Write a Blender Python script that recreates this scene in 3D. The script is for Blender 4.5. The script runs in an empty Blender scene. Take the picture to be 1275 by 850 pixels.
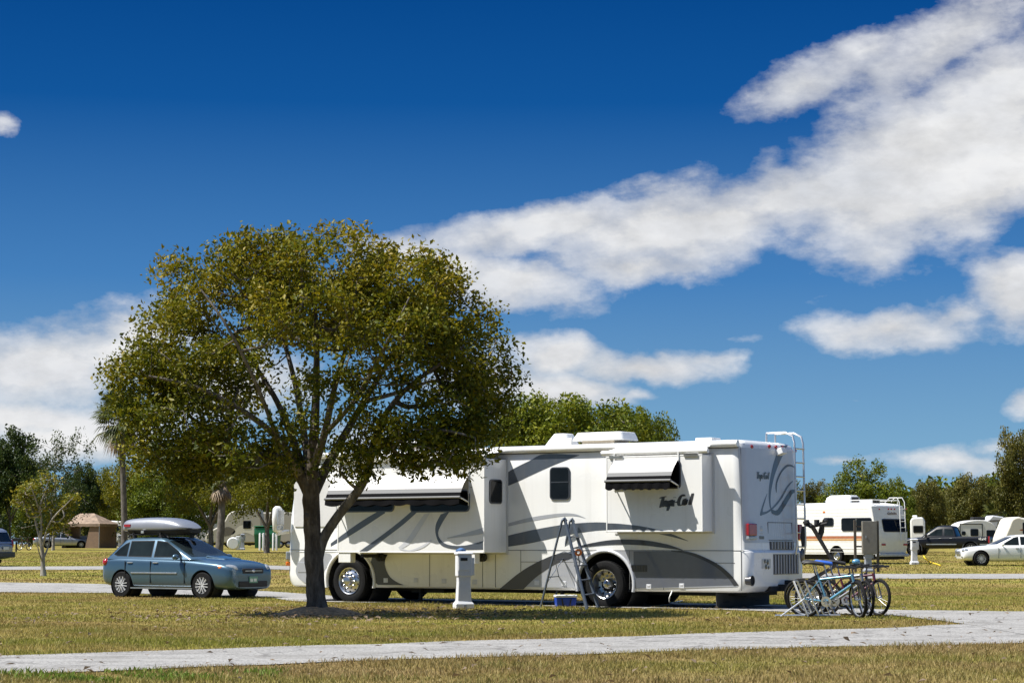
import bpy, bmesh, math, random
import numpy as np
from mathutils import Vector, Matrix, Euler

random.seed(7)
RNG = np.random.default_rng(11)
scene = bpy.context.scene
COL = scene.collection
PI = math.pi
R = math.radians

# ------------------------------------------------------------------ terrain and surveyed view
CX, CY, F, YH, H = 637.5, 425.0, 2600.0, 676.86, 1.307
TILT = math.atan2(YH - CY, F)
FWD = Vector((0, math.cos(TILT), math.sin(TILT)))
UP = Vector((0, -math.sin(TILT), math.cos(TILT)))
EYE = Vector((0, 0, H))

KN_Y = np.array([-100, 50, 60, 70, 80, 90, 100, 115, 132, 150, 170, 192, 220, 260, 300, 3000.])
KN_Z = np.array([0, 0, 0.04, 0.09, 0.16, 0.24, 0.33, 0.46, 0.60, 0.72, 0.84, 0.94, 1.03, 1.1, 1.12, 1.12])


def tz(y):
    return float(np.interp(y, KN_Y, KN_Z))


def ray(px, py):
    return FWD + Vector((1, 0, 0)) * ((px - CX) / F) + UP * ((CY - py) / F)


def at(px, py, Y):
    r = ray(px, py)
    return EYE + r * (Y / r.y)


def ground(px, py):
    r = ray(px, py)
    lo, hi = 5.0, 400.0
    for _ in range(60):
        m = (lo + hi) / 2
        p = EYE + r * (m / r.y)
        if p.z > tz(m):
            lo = m
        else:
            hi = m
    p = EYE + r * (lo / r.y)
    return Vector((p.x, p.y, tz(p.y)))


def stand(px, Y):
    """ground point at image column px and distance Y"""
    return Vector(((px - CX) / F * (Y * math.cos(TILT) + (tz(Y) - H) * math.sin(TILT)), Y, tz(Y)))


# ------------------------------------------------------------------ objects
def tag(o, label=None, cat=None, group=None, kind=None):
    if label: o['label'] = label
    if cat: o['category'] = cat
    if group: o['group'] = group
    if kind: o['kind'] = kind
    return o


def thing(name, label, cat, loc=(0, 0, 0), rz=0.0, group=None):
    o = bpy.data.objects.new(name, None)
    COL.objects.link(o)
    o.location = loc
    o.rotation_euler = (0, 0, rz)
    o.empty_display_size = 0.2
    return tag(o, label, cat, group)


def node_empty(name, parent, loc=(0, 0, 0), rot=(0, 0, 0)):
    o = bpy.data.objects.new(name, None)
    COL.objects.link(o)
    o.parent = parent
    o.location = loc
    o.rotation_euler = rot
    return o


def copy_tree(o, parent=None):
    c = o.copy()
    COL.objects.link(c)
    c.parent = parent
    for ch in list(o.children):
        copy_tree(ch, c)
    return c


def unit(v):
    return Vector(v).normalized()


class MB:
    def __init__(s):
        s.v = []; s.f = []; s.m = []

    def add(s, verts, faces, m=0):
        b = len(s.v)
        s.v += [tuple(p) for p in verts]
        for f in faces:
            s.f.append([i + b for i in f]); s.m.append(m)
        return s

    def box(s, c, d, rz=0.0, m=0, rot=None, taper=1.0):
        x, y, z = d[0] / 2, d[1] / 2, d[2] / 2
        M = Matrix.Rotation(rz, 3, 'Z') if rot is None else rot
        pts = []
        for sz in (-1, 1):
            t = taper if sz > 0 else 1.0
            for sx, sy in ((-1, -1), (1, -1), (1, 1), (-1, 1)):
                pts.append(Vector(c) + M @ Vector((sx * x * t, sy * y * t, sz * z)))
        return s.add(pts, [(3, 2, 1, 0), (4, 5, 6, 7), (0, 1, 5, 4), (1, 2, 6, 5), (2, 3, 7, 6), (3, 0, 4, 7)], m)

    def bar(s, a, b, w, h=None, m=0):
        a, b = Vector(a), Vector(b)
        h = h or w
        d = b - a
        q = d.to_track_quat('X', 'Z').to_matrix()
        return s.box((a + b) / 2, (d.length, w, h), rot=q, m=m)

    def tube(s, pts, r, n=8, m=0, cap=True, closed=False):
        pts = [Vector(p) for p in pts]
        N = len(pts)
        rs = r if isinstance(r, (list, tuple)) else [r] * N
        tang = []
        for i in range(N):
            a = pts[i - 1] if (i > 0 or closed) else pts[i]
            b = pts[(i + 1) % N] if (i < N - 1 or closed) else pts[i]
            tang.append(unit(b - a))
        t0 = tang[0]
        ref = Vector((0, 0, 1)) if abs(t0.z) < 0.9 else Vector((1, 0, 0))
        nrm = unit(ref - t0 * ref.dot(t0))
        vs = []
        for i in range(N):
            t = tang[i]
            nrm = nrm - t * nrm.dot(t)
            nrm = unit(nrm) if nrm.length > 1e-6 else unit(t.orthogonal())
            bn = t.cross(nrm)
            for k in range(n):
                a = 2 * PI * k / n
                vs.append(pts[i] + (nrm * math.cos(a) + bn * math.sin(a)) * rs[i])
        fs = []
        for i in range(N if closed else N - 1):
            j = (i + 1) % N
            for k in range(n):
                l = (k + 1) % n
                fs.append((i * n + k, i * n + l, j * n + l, j * n + k))
        if cap and not closed:
            fs.append(tuple(range(n - 1, -1, -1)))
            fs.append(tuple((N - 1) * n + k for k in range(n)))
        return s.add(vs, fs, m)

    def lathe(s, prof, c=(0, 0, 0), axis='Z', n=24, m=0, close=False):
        """prof: list of (radius, height) ; axis direction"""
        vs = []
        P = len(prof)
        for k in range(n):
            a = 2 * PI * k / n
            for r, h in prof:
                p = (r * math.cos(a), r * math.sin(a), h)
                if axis == 'Y': p = (p[0], p[2], p[1])
                elif axis == 'X': p = (p[2], p[0], p[1])
                vs.append((p[0] + c[0], p[1] + c[1], p[2] + c[2]))
        fs = []
        for k in range(n):
            l = (k + 1) % n
            for i in range(P if close else P - 1):
                j = (i + 1) % P
                f = (k * P + i, l * P + i, l * P + j, k * P + j)
                if axis == 'Y': f = f[::-1]
                fs.append(f)
        return s.add(vs, fs, m)

    def loft(s, rings, cap=True, m=0, closed=True):
        n = len(rings[0])
        vs = [p for r in rings for p in r]
        fs = []
        for i in range(len(rings) - 1):
            for k in range(n if closed else n - 1):
                l = (k + 1) % n
                fs.append((i * n + k, i * n + l, (i + 1) * n + l, (i + 1) * n + k))
        if cap:
            fs.append(tuple(range(n - 1, -1, -1)))
            fs.append(tuple((len(rings) - 1) * n + k for k in range(n)))
        return s.add(vs, fs, m)

    def prism(s, poly, fn0, fn1, m=0):
        """poly 2-D points, fn0/fn1 map (a,b) to 3-D for the two faces"""
        n = len(poly)
        vs = [fn0(*p) for p in poly] + [fn1(*p) for p in poly]
        fs = [tuple(range(n - 1, -1, -1)), tuple(range(n, 2 * n))]
        for k in range(n):
            l = (k + 1) % n
            fs.append((k, l, n + l, n + k))
        return s.add(vs, fs, m)

    def sheet(s, poly, fn, m=0):
        return s.add([fn(*p) for p in poly], [tuple(range(len(poly)))], m)

    def sphere(s, c, r, n=10, m=0):
        rx, ry, rz = r if isinstance(r, (tuple, list)) else (r, r, r)
        rings = []
        prof = [(math.sin(PI * i / n), -math.cos(PI * i / n)) for i in range(n + 1)]
        prof[0] = (0.001, -1); prof[-1] = (0.001, 1)
        vs = []; fs = []
        q = n * 2
        for i, (a, b) in enumerate(prof):
            for k in range(q):
                t = 2 * PI * k / q
                vs.append((c[0] + rx * a * math.cos(t), c[1] + ry * a * math.sin(t), c[2] + rz * b))
        for i in range(n):
            for k in range(q):
                l = (k + 1) % q
                fs.append((i * q + k, i * q + l, (i + 1) * q + l, (i + 1) * q + k))
        return s.add(vs, fs, m)

    def build(s, name, mats, parent=None, smooth=0, bevel=0.0, seg=2, sub=0, solid=0.0, recalc=True):
        me = bpy.data.meshes.new(name)
        me.from_pydata(s.v, [], s.f)
        if not isinstance(mats, (list, tuple)): mats = [mats]
        for m_ in mats: me.materials.append(m_)
        if len(mats) > 1: me.polygons.foreach_set('material_index', s.m)
        if recalc:
            bm = bmesh.new(); bm.from_mesh(me)
            bmesh.ops.recalc_face_normals(bm, faces=bm.faces)
            bm.to_mesh(me); bm.free()
        me.update()
        o = bpy.data.objects.new(name, me)
        COL.objects.link(o)
        if parent is not None: o.parent = parent
        if smooth:
            me.polygons.foreach_set('use_smooth', [True] * len(me.polygons))
            me.set_sharp_from_angle(angle=R(smooth))
        if solid:
            md = o.modifiers.new('s', 'SOLIDIFY'); md.thickness = solid; md.offset = -1
        if bevel:
            md = o.modifiers.new('b', 'BEVEL'); md.width = bevel; md.segments = seg
            md.limit_method = 'ANGLE'; md.angle_limit = R(35); md.harden_normals = False
        if sub:
            md = o.modifiers.new('u', 'SUBSURF'); md.levels = sub; md.render_levels = sub
        return o


def bake(o):
    dg = bpy.context.evaluated_depsgraph_get()
    dg.update()
    me = bpy.data.meshes.new_from_object(o.evaluated_get(dg))
    me.name = o.name
    o.modifiers.clear()
    o.data = me
    return o


def cut(o, mb, smooth=40):
    """subtract the shapes in mb from o (same local space)"""
    c = mb.build('cutter', MAT['dark'], o.parent)
    bpy.context.view_layer.update()
    md = o.modifiers.new('x', 'BOOLEAN'); md.operation = 'DIFFERENCE'; md.object = c; md.solver = 'EXACT'
    bake(o)
    bpy.data.objects.remove(c, do_unlink=True)
    o.data.polygons.foreach_set('use_smooth', [True] * len(o.data.polygons))
    o.data.set_sharp_from_angle(angle=R(smooth))
    return o


def smooth_poly(pts, k=6, closed=False):
    """Catmull-Rom through the points"""
    P = [Vector((*p, 0)) if len(p) == 2 else Vector(p) for p in pts]
    n = len(P); out = []
    for i in range(n if closed else n - 1):
        p0 = P[i - 1] if (i > 0 or closed) else P[i]
        p1, p2 = P[i], P[(i + 1) % n]
        p3 = P[(i + 2) % n] if (i + 2 < n or closed) else p2
        for j in range(k):
            t = j / k
            out.append(0.5 * ((2 * p1) + (p2 - p0) * t + (2 * p0 - 5 * p1 + 4 * p2 - p3) * t * t + (3 * p1 - p0 - 3 * p2 + p3) * t ** 3))
    if not closed: out.append(P[-1])
    if len(pts[0]) == 2: return [(p.x, p.y) for p in out]
    return out


# ------------------------------------------------------------------ materials
MAT = {}


class NT:
    def __init__(s, m):
        s.t = m.node_tree; s.t.nodes.clear()

    def n(s, typ, **kw):
        nd = s.t.nodes.new(typ)
        for k, v in kw.items():
            if k.startswith('i_'):
                key = k[2:]
                key = int(key) if key.isdigit() else key.replace('_', ' ')
                nd.inputs[key].default_value = v
            else:
                setattr(nd, k, v)
        return nd

    def l(s, a, b):
        s.t.links.new(a, b)

    def math(s, op, a, b=None, clamp=False):
        nd = s.t.nodes.new('ShaderNodeMath'); nd.operation = op; nd.use_clamp = clamp
        for i, x in enumerate((a, b)):
            if x is None: continue
            if isinstance(x, (int, float)): nd.inputs[i].default_value = x
            else: s.l(x, nd.inputs[i])
        return nd.outputs[0]

    def mix(s, fac, a, b, blend='MIX'):
        nd = s.t.nodes.new('ShaderNodeMix'); nd.data_type = 'RGBA'; nd.blend_type = blend
        for sock, x in ((nd.inputs[0], fac), (nd.inputs[6], a), (nd.inputs[7], b)):
            if isinstance(x, (int, float)): sock.default_value = x
            elif isinstance(x, (tuple, list)): sock.default_value = (*x[:3], 1)
            else: s.l(x, sock)
        return nd.outputs[2]

    def ramp(s, fac, stops, interp='LINEAR'):
        nd = s.t.nodes.new('ShaderNodeValToRGB'); cr = nd.color_ramp; cr.interpolation = interp
        while len(cr.elements) < len(stops): cr.elements.new(0.5)
        for e, (p, c) in zip(cr.elements, stops):
            e.position = p; e.color = (*c[:3], 1) if not isinstance(c, (int, float)) else (c, c, c, 1)
        s.l(fac, nd.inputs[0])
        return nd.outputs[0]

    def noise(s, vec, scale, detail=4, rough=0.55, out=0):
        nd = s.t.nodes.new('ShaderNodeTexNoise')
        nd.inputs['Scale'].default_value = scale; nd.inputs['Detail'].default_value = detail
        nd.inputs['Roughness'].default_value = rough
        if vec is not None: s.l(vec, nd.inputs['Vector'])
        return nd.outputs[out]


def newmat(name):
    m = bpy.data.materials.new(name); m.use_nodes = True
    return m, NT(m)


def pm(name, col, rough=0.5, metal=0.0, var=0.12, scale=6.0, bump=0.0, bscale=None, coat=0.0, spec=0.5, alpha=None, dirt=0.0):
    """procedural principled material with mottled colour and grain"""
    m, t = newmat(name)
    tc = t.n('ShaderNodeTexCoord')
    p = t.n('ShaderNodeBsdfPrincipled'); out = t.n('ShaderNodeOutputMaterial')
    nz = t.noise(tc.outputs['Object'], scale, 5)
    dk = tuple(c * (1 - var) for c in col); lt = tuple(min(1, c * (1 + var)) for c in col)
    c = t.ramp(nz, [(0.3, dk), (0.7, lt)])
    if dirt:
        n2 = t.noise(tc.outputs['Object'], 1.7, 8, 0.7)
        f = t.ramp(n2, [(0.5, 0.0), (0.75, dirt)])
        c = t.mix(f, c, (0.25, 0.21, 0.15))
    t.l(c, p.inputs['Base Color'])
    rr = t.math('ADD', t.math('MULTIPLY', t.math('SUBTRACT', nz, 0.5), 0.25 * min(rough, 0.6)), rough, True)
    t.l(rr, p.inputs['Roughness'])
    p.inputs['Metallic'].default_value = metal
    p.inputs['Specular IOR Level'].default_value = spec
    p.inputs['Coat Weight'].default_value = coat
    p.inputs['Coat Roughness'].default_value = 0.06
    if bump:
        b = t.n('ShaderNodeBump'); b.inputs['Strength'].default_value = bump; b.inputs['Distance'].default_value = 0.02
        t.l(t.noise(tc.outputs['Object'], bscale or scale * 6, 6), b.inputs['Height']); t.l(b.outputs[0], p.inputs['Normal'])
    t.l(p.outputs[0], out.inputs[0])
    MAT[name] = m
    return m


def glassmat(name, col=(0.012, 0.014, 0.016), rough=0.04):
    m, t = newmat(name)
    tc = t.n('ShaderNodeTexCoord')
    p = t.n('ShaderNodeBsdfPrincipled'); out = t.n('ShaderNodeOutputMaterial')
    nz = t.noise(tc.outputs['Object'], 2.0, 3)
    t.l(t.ramp(nz, [(0.3, tuple(c * 0.6 for c in col)), (0.7, tuple(c * 1.5 for c in col))]), p.inputs['Base Color'])
    p.inputs['Roughness'].default_value = rough
    p.inputs['Specular IOR Level'].default_value = 0.5
    b = t.n('ShaderNodeBump'); b.inputs['Strength'].default_value = 0.04; b.inputs['Distance'].default_value = 0.02
    t.l(t.noise(tc.outputs['Object'], 3.0, 2), b.inputs['Height']); t.l(b.outputs[0], p.inputs['Normal'])
    t.l(p.outputs[0], out.inputs[0])
    MAT[name] = m
    return m


def leafmat(name, stops, trans=0.3, rough=0.5, spec=0.2):
    m, t = newmat(name)
    a = t.n('ShaderNodeAttribute', attribute_name='tint')
    geo = t.n('ShaderNodeNewGeometry')
    c = t.ramp(a.outputs['Fac'], stops)
    p = t.n('ShaderNodeBsdfPrincipled'); out = t.n('ShaderNodeOutputMaterial')
    t.l(c, p.inputs['Base Color'])
    p.inputs['Roughness'].default_value = rough; p.inputs['Specular IOR Level'].default_value = spec
    tr = t.n('ShaderNodeBsdfTranslucent')
    t.l(t.mix(0.5, c, (0.5, 0.55, 0.05), 'MIX') if False else c, tr.inputs['Color'])
    mx = t.n('ShaderNodeMixShader'); mx.inputs[0].default_value = trans
    t.l(p.outputs[0], mx.inputs[1]); t.l(tr.outputs[0], mx.inputs[2]); t.l(mx.outputs[0], out.inputs[0])
    MAT[name] = m
    return m


pm('dark', (0.012, 0.012, 0.013), 0.7)
pm('rubber', (0.012, 0.012, 0.0125), 0.85, spec=.15, bump=0.3, scale=20)
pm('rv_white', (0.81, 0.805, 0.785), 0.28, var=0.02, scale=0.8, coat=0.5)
pm('rv_silver', (0.42, 0.43, 0.46), 0.33, 0.25, var=0.03, coat=0.5)
pm('rv_pale', (0.60, 0.61, 0.64), 0.33, 0.1, var=0.03, coat=0.5)
pm('rv_grey', (0.085, 0.098, 0.12), 0.3, 0.2, var=0.05, coat=0.5)
pm('rv_black', (0.045, 0.047, 0.055), 0.3, 0.1, var=0.08, coat=0.5)
pm('seam', (0.10, 0.10, 0.10), 0.7)
pm('roof_white', (0.78, 0.78, 0.76), 0.5, var=0.06, dirt=0.15)
pm('chrome', (0.55, 0.55, 0.55), 0.28, 1.0, var=0.05)
pm('steel', (0.55, 0.56, 0.58), 0.3, 0.9, var=0.1)
pm('alu', (0.62, 0.63, 0.64), 0.35, 0.8, var=0.08)
pm('white_plastic', (0.74, 0.74, 0.73), 0.4, var=0.04)
pm('red_lens', (0.30, 0.008, 0.012), 0.12, var=0.2, coat=0.6)
pm('amber_lens', (0.75, 0.18, 0.01), 0.15, var=0.1, coat=0.6)
pm('rim_silver', (0.58, 0.585, 0.59), 0.35, 0.25)
pm('clear_lens', (0.30, 0.32, 0.34), 0.08, 0.2, var=0.15, coat=1.0)
glassmat('glass', (.006, .007, .008))
glassmat('car_glass', (0.012, 0.017, 0.018))
MAT['car_glass'].node_tree.nodes['Principled BSDF'].inputs['Specular IOR Level'].default_value = .2
MAT['glass'].node_tree.nodes['Principled BSDF'].inputs['Specular IOR Level'].default_value = .2
# ------------------------------------------------------------------ the big motorhome
TH = 0.597
RVO = Vector((4.678, 41.851, 0.0))
RVM = Matrix.Translation(RVO) @ Matrix.Rotation(PI - TH, 4, 'Z')
RVI = RVM.inverted()
_eye_l = RVI @ EYE


def S(px, py, y=0.0):
    d = RVI.to_3x3() @ ray(px, py)
    p = _eye_l + d * ((y - _eye_l.y) / d.y)
    return (p.x, p.z)


def SX(px, py, x=0.0):
    d = RVI.to_3x3() @ ray(px, py)
    p = _eye_l + d * ((x - _eye_l.x) / d.x)
    return (p.y, p.z)


def plan_ring(z, x0, x1, y0, y1, rr, rf, k=6):
    pts = []
    for cx, cy, r, a0 in ((x1 - rf, y1 - rf, rf, 0), (x0 + rr, y1 - rr, rr, 90), (x0 + rr, y0 + rr, rr, 180), (x1 - rf, y0 + rf, rf, 270)):
        for i in range(k + 1):
            a = R(a0 + 90 * i / k)
            pts.append((cx + r * math.cos(a), cy + r * math.sin(a), z))
    return pts


def rear_x(z):
    return -0.07 if z < 1.15 else 0.10 * max(0, (z - 1.2)) / 2.06


def face_sheet(px_pts, y, off, name, mat, parent, curve=True, k=5, closed=True):
    pts = [S(*p, y) for p in px_pts]
    if curve: pts = smooth_poly(pts, k, closed=closed)
    m = MB().sheet(pts, lambda u, z: (u, y + off, z))
    return m.build(name, mat, parent, recalc=False)


def band(upper, lower, y, off, name, mat, parent, k=6):
    a = smooth_poly([S(*p, y) for p in upper], k)
    b = smooth_poly([S(*p, y) for p in lower], k)
    n = 28

    def res(c):
        c = [Vector(p) for p in c]
        L = [0]
        for i in range(1, len(c)): L.append(L[-1] + (c[i] - c[i - 1]).length)
        o = []
        for j in range(n):
            t = L[-1] * j / (n - 1)
            i = max(1, min(len(c) - 1, next((q for q in range(len(L)) if L[q] >= t - 1e-9), len(L) - 1)))
            f = (t - L[i - 1]) / max(1e-9, L[i] - L[i - 1])
            o.append(c[i - 1].lerp(c[i], f))
        return o
    a, b = res(a), res(b)
    m = MB()
    m.add([(p.x, y + off, p.y) for p in a] + [(p.x, y + off, p.y) for p in b],
          [(i, i + 1, n + i + 1, n + i) for i in range(n - 1)])
    return m.build(name, mat, parent)


def rear_band(upper, lower, name, mat, parent, off=0.006, n=24):
    def res(c):
        c = smooth_poly([SX(*p, 0.05) for p in c], 6)
        c = [Vector(p) for p in c]
        L = [0]
        for i in range(1, len(c)): L.append(L[-1] + (c[i] - c[i - 1]).length)
        o = []
        for j in range(n):
            t = L[-1] * j / (n - 1)
            i = max(1, min(len(c) - 1, next((q for q in range(len(L)) if L[q] >= t - 1e-9), len(L) - 1)))
            f = (t - L[i - 1]) / max(1e-9, L[i] - L[i - 1])
            o.append(c[i - 1].lerp(c[i], f))
        return o
    a, b = res(upper), res(lower)
    m = MB()
    m.add([(rear_x(p.y) - off, p.x, p.y) for p in a] + [(rear_x(p.y) - off, p.x, p.y) for p in b],
          [(i, i + 1, n + i + 1, n + i) for i in range(n - 1)])
    return m.build(name, mat, parent)


SCRIPT = [  # brush-script strokes, unit letter height
    [(-.05, .92), (.25, 1.0), (.75, 1.04)], [(.38, 1.0), (.28, .5), (.12, -.02)],
    [(.62, .62), (.52, .3), (.46, .02)], [(.5, .4), (.64, .62), (.78, .58)],
    [(1.0, .6), (.84, .5), (.82, .15), (1.0, .05), (1.1, .3), (1.0, .6)],
    [(1.32, .62), (1.2, .1), (1.08, -.4)], [(1.28, .45), (1.45, .64), (1.55, .4), (1.42, .1), (1.24, .12)],
    [(1.74, .6), (1.66, .25), (1.68, .03), (1.8, .08)], [(1.80, .84), (1.82, .88)],
    [(1.92, .36), (2.2, .42)],
    [(3.0, .9), (2.8, 1.06), (2.5, .85), (2.36, .4), (2.5, .02), (2.85, .1)],
    [(3.34, .62), (3.06, .58), (2.98, .14), (3.18, .06), (3.36, .55), (3.30, .05)],
    [(4.0, 1.12), (3.86, .5), (3.80, .04), (3.96, .10)],
]


def ribbon(m, pts, w, fn):
    pts = smooth_poly(pts, 4)
    n = len(pts)
    vs = []
    for i, p in enumerate(pts):
        a = Vector(pts[max(0, i - 1)]); b = Vector(pts[min(n - 1, i + 1)])
        d = (b - a)
        d = d.normalized() if d.length > 1e-9 else Vector((1, 0))
        q = Vector((-d.y, d.x)) * w * (0.62 + 0.38 * math.sin(PI * min(1, max(0.08, i / (n - 1) * 0.9 + 0.1)))) / 2
        vs += [fn(p[0] + q.x, p[1] + q.y), fn(p[0] - q.x, p[1] - q.y)]
    m.add(vs, [(2 * i, 2 * i + 1, 2 * i + 3, 2 * i + 2) for i in range(n - 1)])


def truck_wheel(parent, u, deep):
    w = node_empty('wheel', parent, (u, -0.02, 0.48))
    prof = [(0.30, -0.24), (0.40, -0.25), (0.455, -0.22), (0.475, -0.15), (0.48, -0.05), (0.475, 0.02), (0.455, 0.055), (0.40, 0.07), (0.34, 0.06), (0.30, 0.04)]
    m = MB().lathe(prof, axis='Y', n=48)
    for k in range(60):     # tread blocks
        a = 2 * PI * k / 60
        m.box((0.478 * math.cos(a), -0.09, 0.478 * math.sin(a)), (0.016, 0.22, 0.03), rot=Matrix.Rotation(-a, 3, 'Y'))
    m.build('tyre', MAT['rubber'], w, smooth=40)
    if deep:
        rp = [(0.305, 0.04), (0.30, 0.055), (0.285, 0.045), (0.27, -0.06), (0.25, -0.12), (0.12, -0.14), (0.10, -0.06), (0.085, -0.02), (0.05, 0.0), (0.001, 0.005)]
    else:
        rp = [(0.305, 0.04), (0.30, 0.06), (0.28, 0.05), (0.265, 0.0), (0.22, 0.02), (0.15, 0.05), (0.11, 0.055), (0.10, 0.12), (0.085, 0.14), (0.05, 0.15), (0.001, 0.152)]
    m = MB().lathe(rp, axis='Y', n=40)
    lb = -0.13 if deep else 0.05
    for k in range(10):
        a = 2 * PI * k / 10
        c = (0.17 * math.cos(a), lb, 0.17 * math.sin(a))
        m.lathe([(0.02, 0), (0.02, 0.035), (0.001, 0.05)], c, 'Y', 8)
    m.build('rim', MAT['chrome'], w, smooth=30)
    for k in range(10):
        m = MB()
        a = 2 * PI * (k + .5) / 10
        m.lathe([(0.022, 0), (0.018, 0.006), (0.001, 0.006)], (0.235 * math.cos(a), (-0.119 if deep else 0.016), 0.235 * math.sin(a)), 'Y', 10)
        m.build('vent_hole', MAT['dark'], w)


def rounded_rect(u0, u1, z0, z1, r, k=5):
    pts = []
    for cx, cz, a0 in ((u1 - r, z1 - r, 0), (u0 + r, z1 - r, 90), (u0 + r, z0 + r, 180), (u1 - r, z0 + r, 270)):
        for i in range(k + 1):
            a = R(a0 + 90 * i / k)
            pts.append((cx + r * math.cos(a), cz + r * math.sin(a)))
    return pts


def side_window(parent, u0, u1, z0, z1, y, r=0.07, bar=None, name='window'):
    """glass in a proud black frame, on a plane facing +y"""
    P = rounded_rect(u0, u1, z0, z1, r)
    f = MB().prism(P, lambda a, b: (a, y, b), lambda a, b: (a, y + 0.022, b)).build(name, MAT['rv_black'], parent)
    Q = rounded_rect(u0 + .03, u1 - .03, z0 + .03, z1 - .03, max(0.02, r - .03))
    g = MB().sheet(Q, lambda a, b: (a, y + 0.025, b))
    g.build('pane', MAT['glass'], f, recalc=False)
    if bar is not None:
        MB().box(((u0 + u1) / 2, y + .028, bar), (u1 - u0 - .06, .008, .022)).build('mullion', MAT['rv_black'], f)
    return f


def awning(parent, u0, u1, z0, y0, out, drop, val, n=60):
    """window awning: sloped fabric, scalloped valance, roller and arms; u0<u1"""
    prof = [(0.0, 0.0), (0.10, -0.035), (0.5, -0.36), (0.72, -0.60), (0.86, -0.78), (1.0, -1.0)]
    rows = []
    for a, b in prof:
        rows.append((y0 + out * a, z0 + drop * b))
    m = MB()
    for off in (0.0, -0.012):
        vs = [(u, y, z + off) for (y, z) in rows for u in (u0, u1)]
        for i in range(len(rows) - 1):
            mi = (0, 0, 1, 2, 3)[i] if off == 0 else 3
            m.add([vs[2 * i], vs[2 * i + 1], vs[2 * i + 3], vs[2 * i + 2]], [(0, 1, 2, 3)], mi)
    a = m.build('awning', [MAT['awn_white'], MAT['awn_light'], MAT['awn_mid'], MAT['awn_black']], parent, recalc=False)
    yb, zb = rows[-1]
    m = MB()
    vs = []
    for i in range(n + 1):
        t = i / n
        s = abs(math.sin(t * PI * 8))
        u = u0 + (u1 - u0) * t
        wob = 0.012 * math.sin(t * 40)
        vs += [(u, yb + .004, zb), (u, yb + .012 + wob, zb - val * (0.78 + 0.22 * s))]
    m.add(vs, [(2 * i, 2 * i + 1, 2 * i + 3, 2 * i + 2) for i in range(n)])
    m.build('valance', MAT['awn_black'], a, recalc=False)
    # dark cheek closing the high end near the wall
    MB().tube([(u0 - .02, yb, zb), (u1 + .02, yb, zb)], 0.028, 10).build('roller', MAT['awn_mid'], a, smooth=40)
    for u in (u0 + .0, u1 - .0):
        MB().tube([(u, yb, zb), (u, y0 + .02, zb - .10)], 0.016, 8).build('arm', MAT['white_plastic'], a, smooth=40)
        MB().box((u, y0 + .012, zb - .10 + .3), (.03, .022, .75)).build('arm_channel', MAT['white_plastic'], a)
    return a


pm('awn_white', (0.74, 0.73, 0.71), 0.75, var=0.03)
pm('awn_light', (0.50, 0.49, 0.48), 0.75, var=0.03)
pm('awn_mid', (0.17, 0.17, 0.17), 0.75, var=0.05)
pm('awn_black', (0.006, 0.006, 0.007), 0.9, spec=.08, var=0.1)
pm('cover_grey', (0.58, 0.575, 0.57), 0.8, var=0.05, bump=0.1, scale=3)
pm('lower_grey', (0.13, 0.14, 0.165), 0.3, 0.2, var=0.05, coat=0.5)
pm('beige', (.50, .43, .33), .6)
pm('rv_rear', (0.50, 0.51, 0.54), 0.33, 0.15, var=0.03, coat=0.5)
pm('mud_rubber', (0.045, 0.045, 0.045), 0.8, var=0.3)


def weather(name, amount=.10):
    """rain streaks and road dust baked into the paint"""
    m = MAT[name]; nt = m.node_tree
    p = nt.nodes['Principled BSDF']
    link = p.inputs['Base Color'].links[0]; src = link.from_socket
    tc = nt.nodes.new('ShaderNodeTexCoord'); mp = nt.nodes.new('ShaderNodeMapping'); mp.inputs['Scale'].default_value = (5, 5, .22)
    nt.links.new(tc.outputs['Object'], mp.inputs[0])
    n = nt.nodes.new('ShaderNodeTexNoise'); n.inputs['Scale'].default_value = 1.0; n.inputs['Detail'].default_value = 7; n.inputs['Roughness'].default_value = .65
    nt.links.new(mp.outputs[0], n.inputs['Vector'])
    r = nt.nodes.new('ShaderNodeMapRange'); r.inputs[1].default_value = .5; r.inputs[2].default_value = .78; r.inputs[3].default_value = 0; r.inputs[4].default_value = amount
    nt.links.new(n.outputs[0], r.inputs[0])
    mx = nt.nodes.new('ShaderNodeMix'); mx.data_type = 'RGBA'
    nt.links.new(r.outputs[0], mx.inputs[0]); nt.links.new(src, mx.inputs[6]); mx.inputs[7].default_value = (.30, .27, .21, 1)
    nt.links.new(mx.outputs[2], p.inputs['Base Color'])


weather('rv_white', .16); weather('rv_silver', .2); weather('rv_grey', .15); weather('white_plastic', .15)


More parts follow.
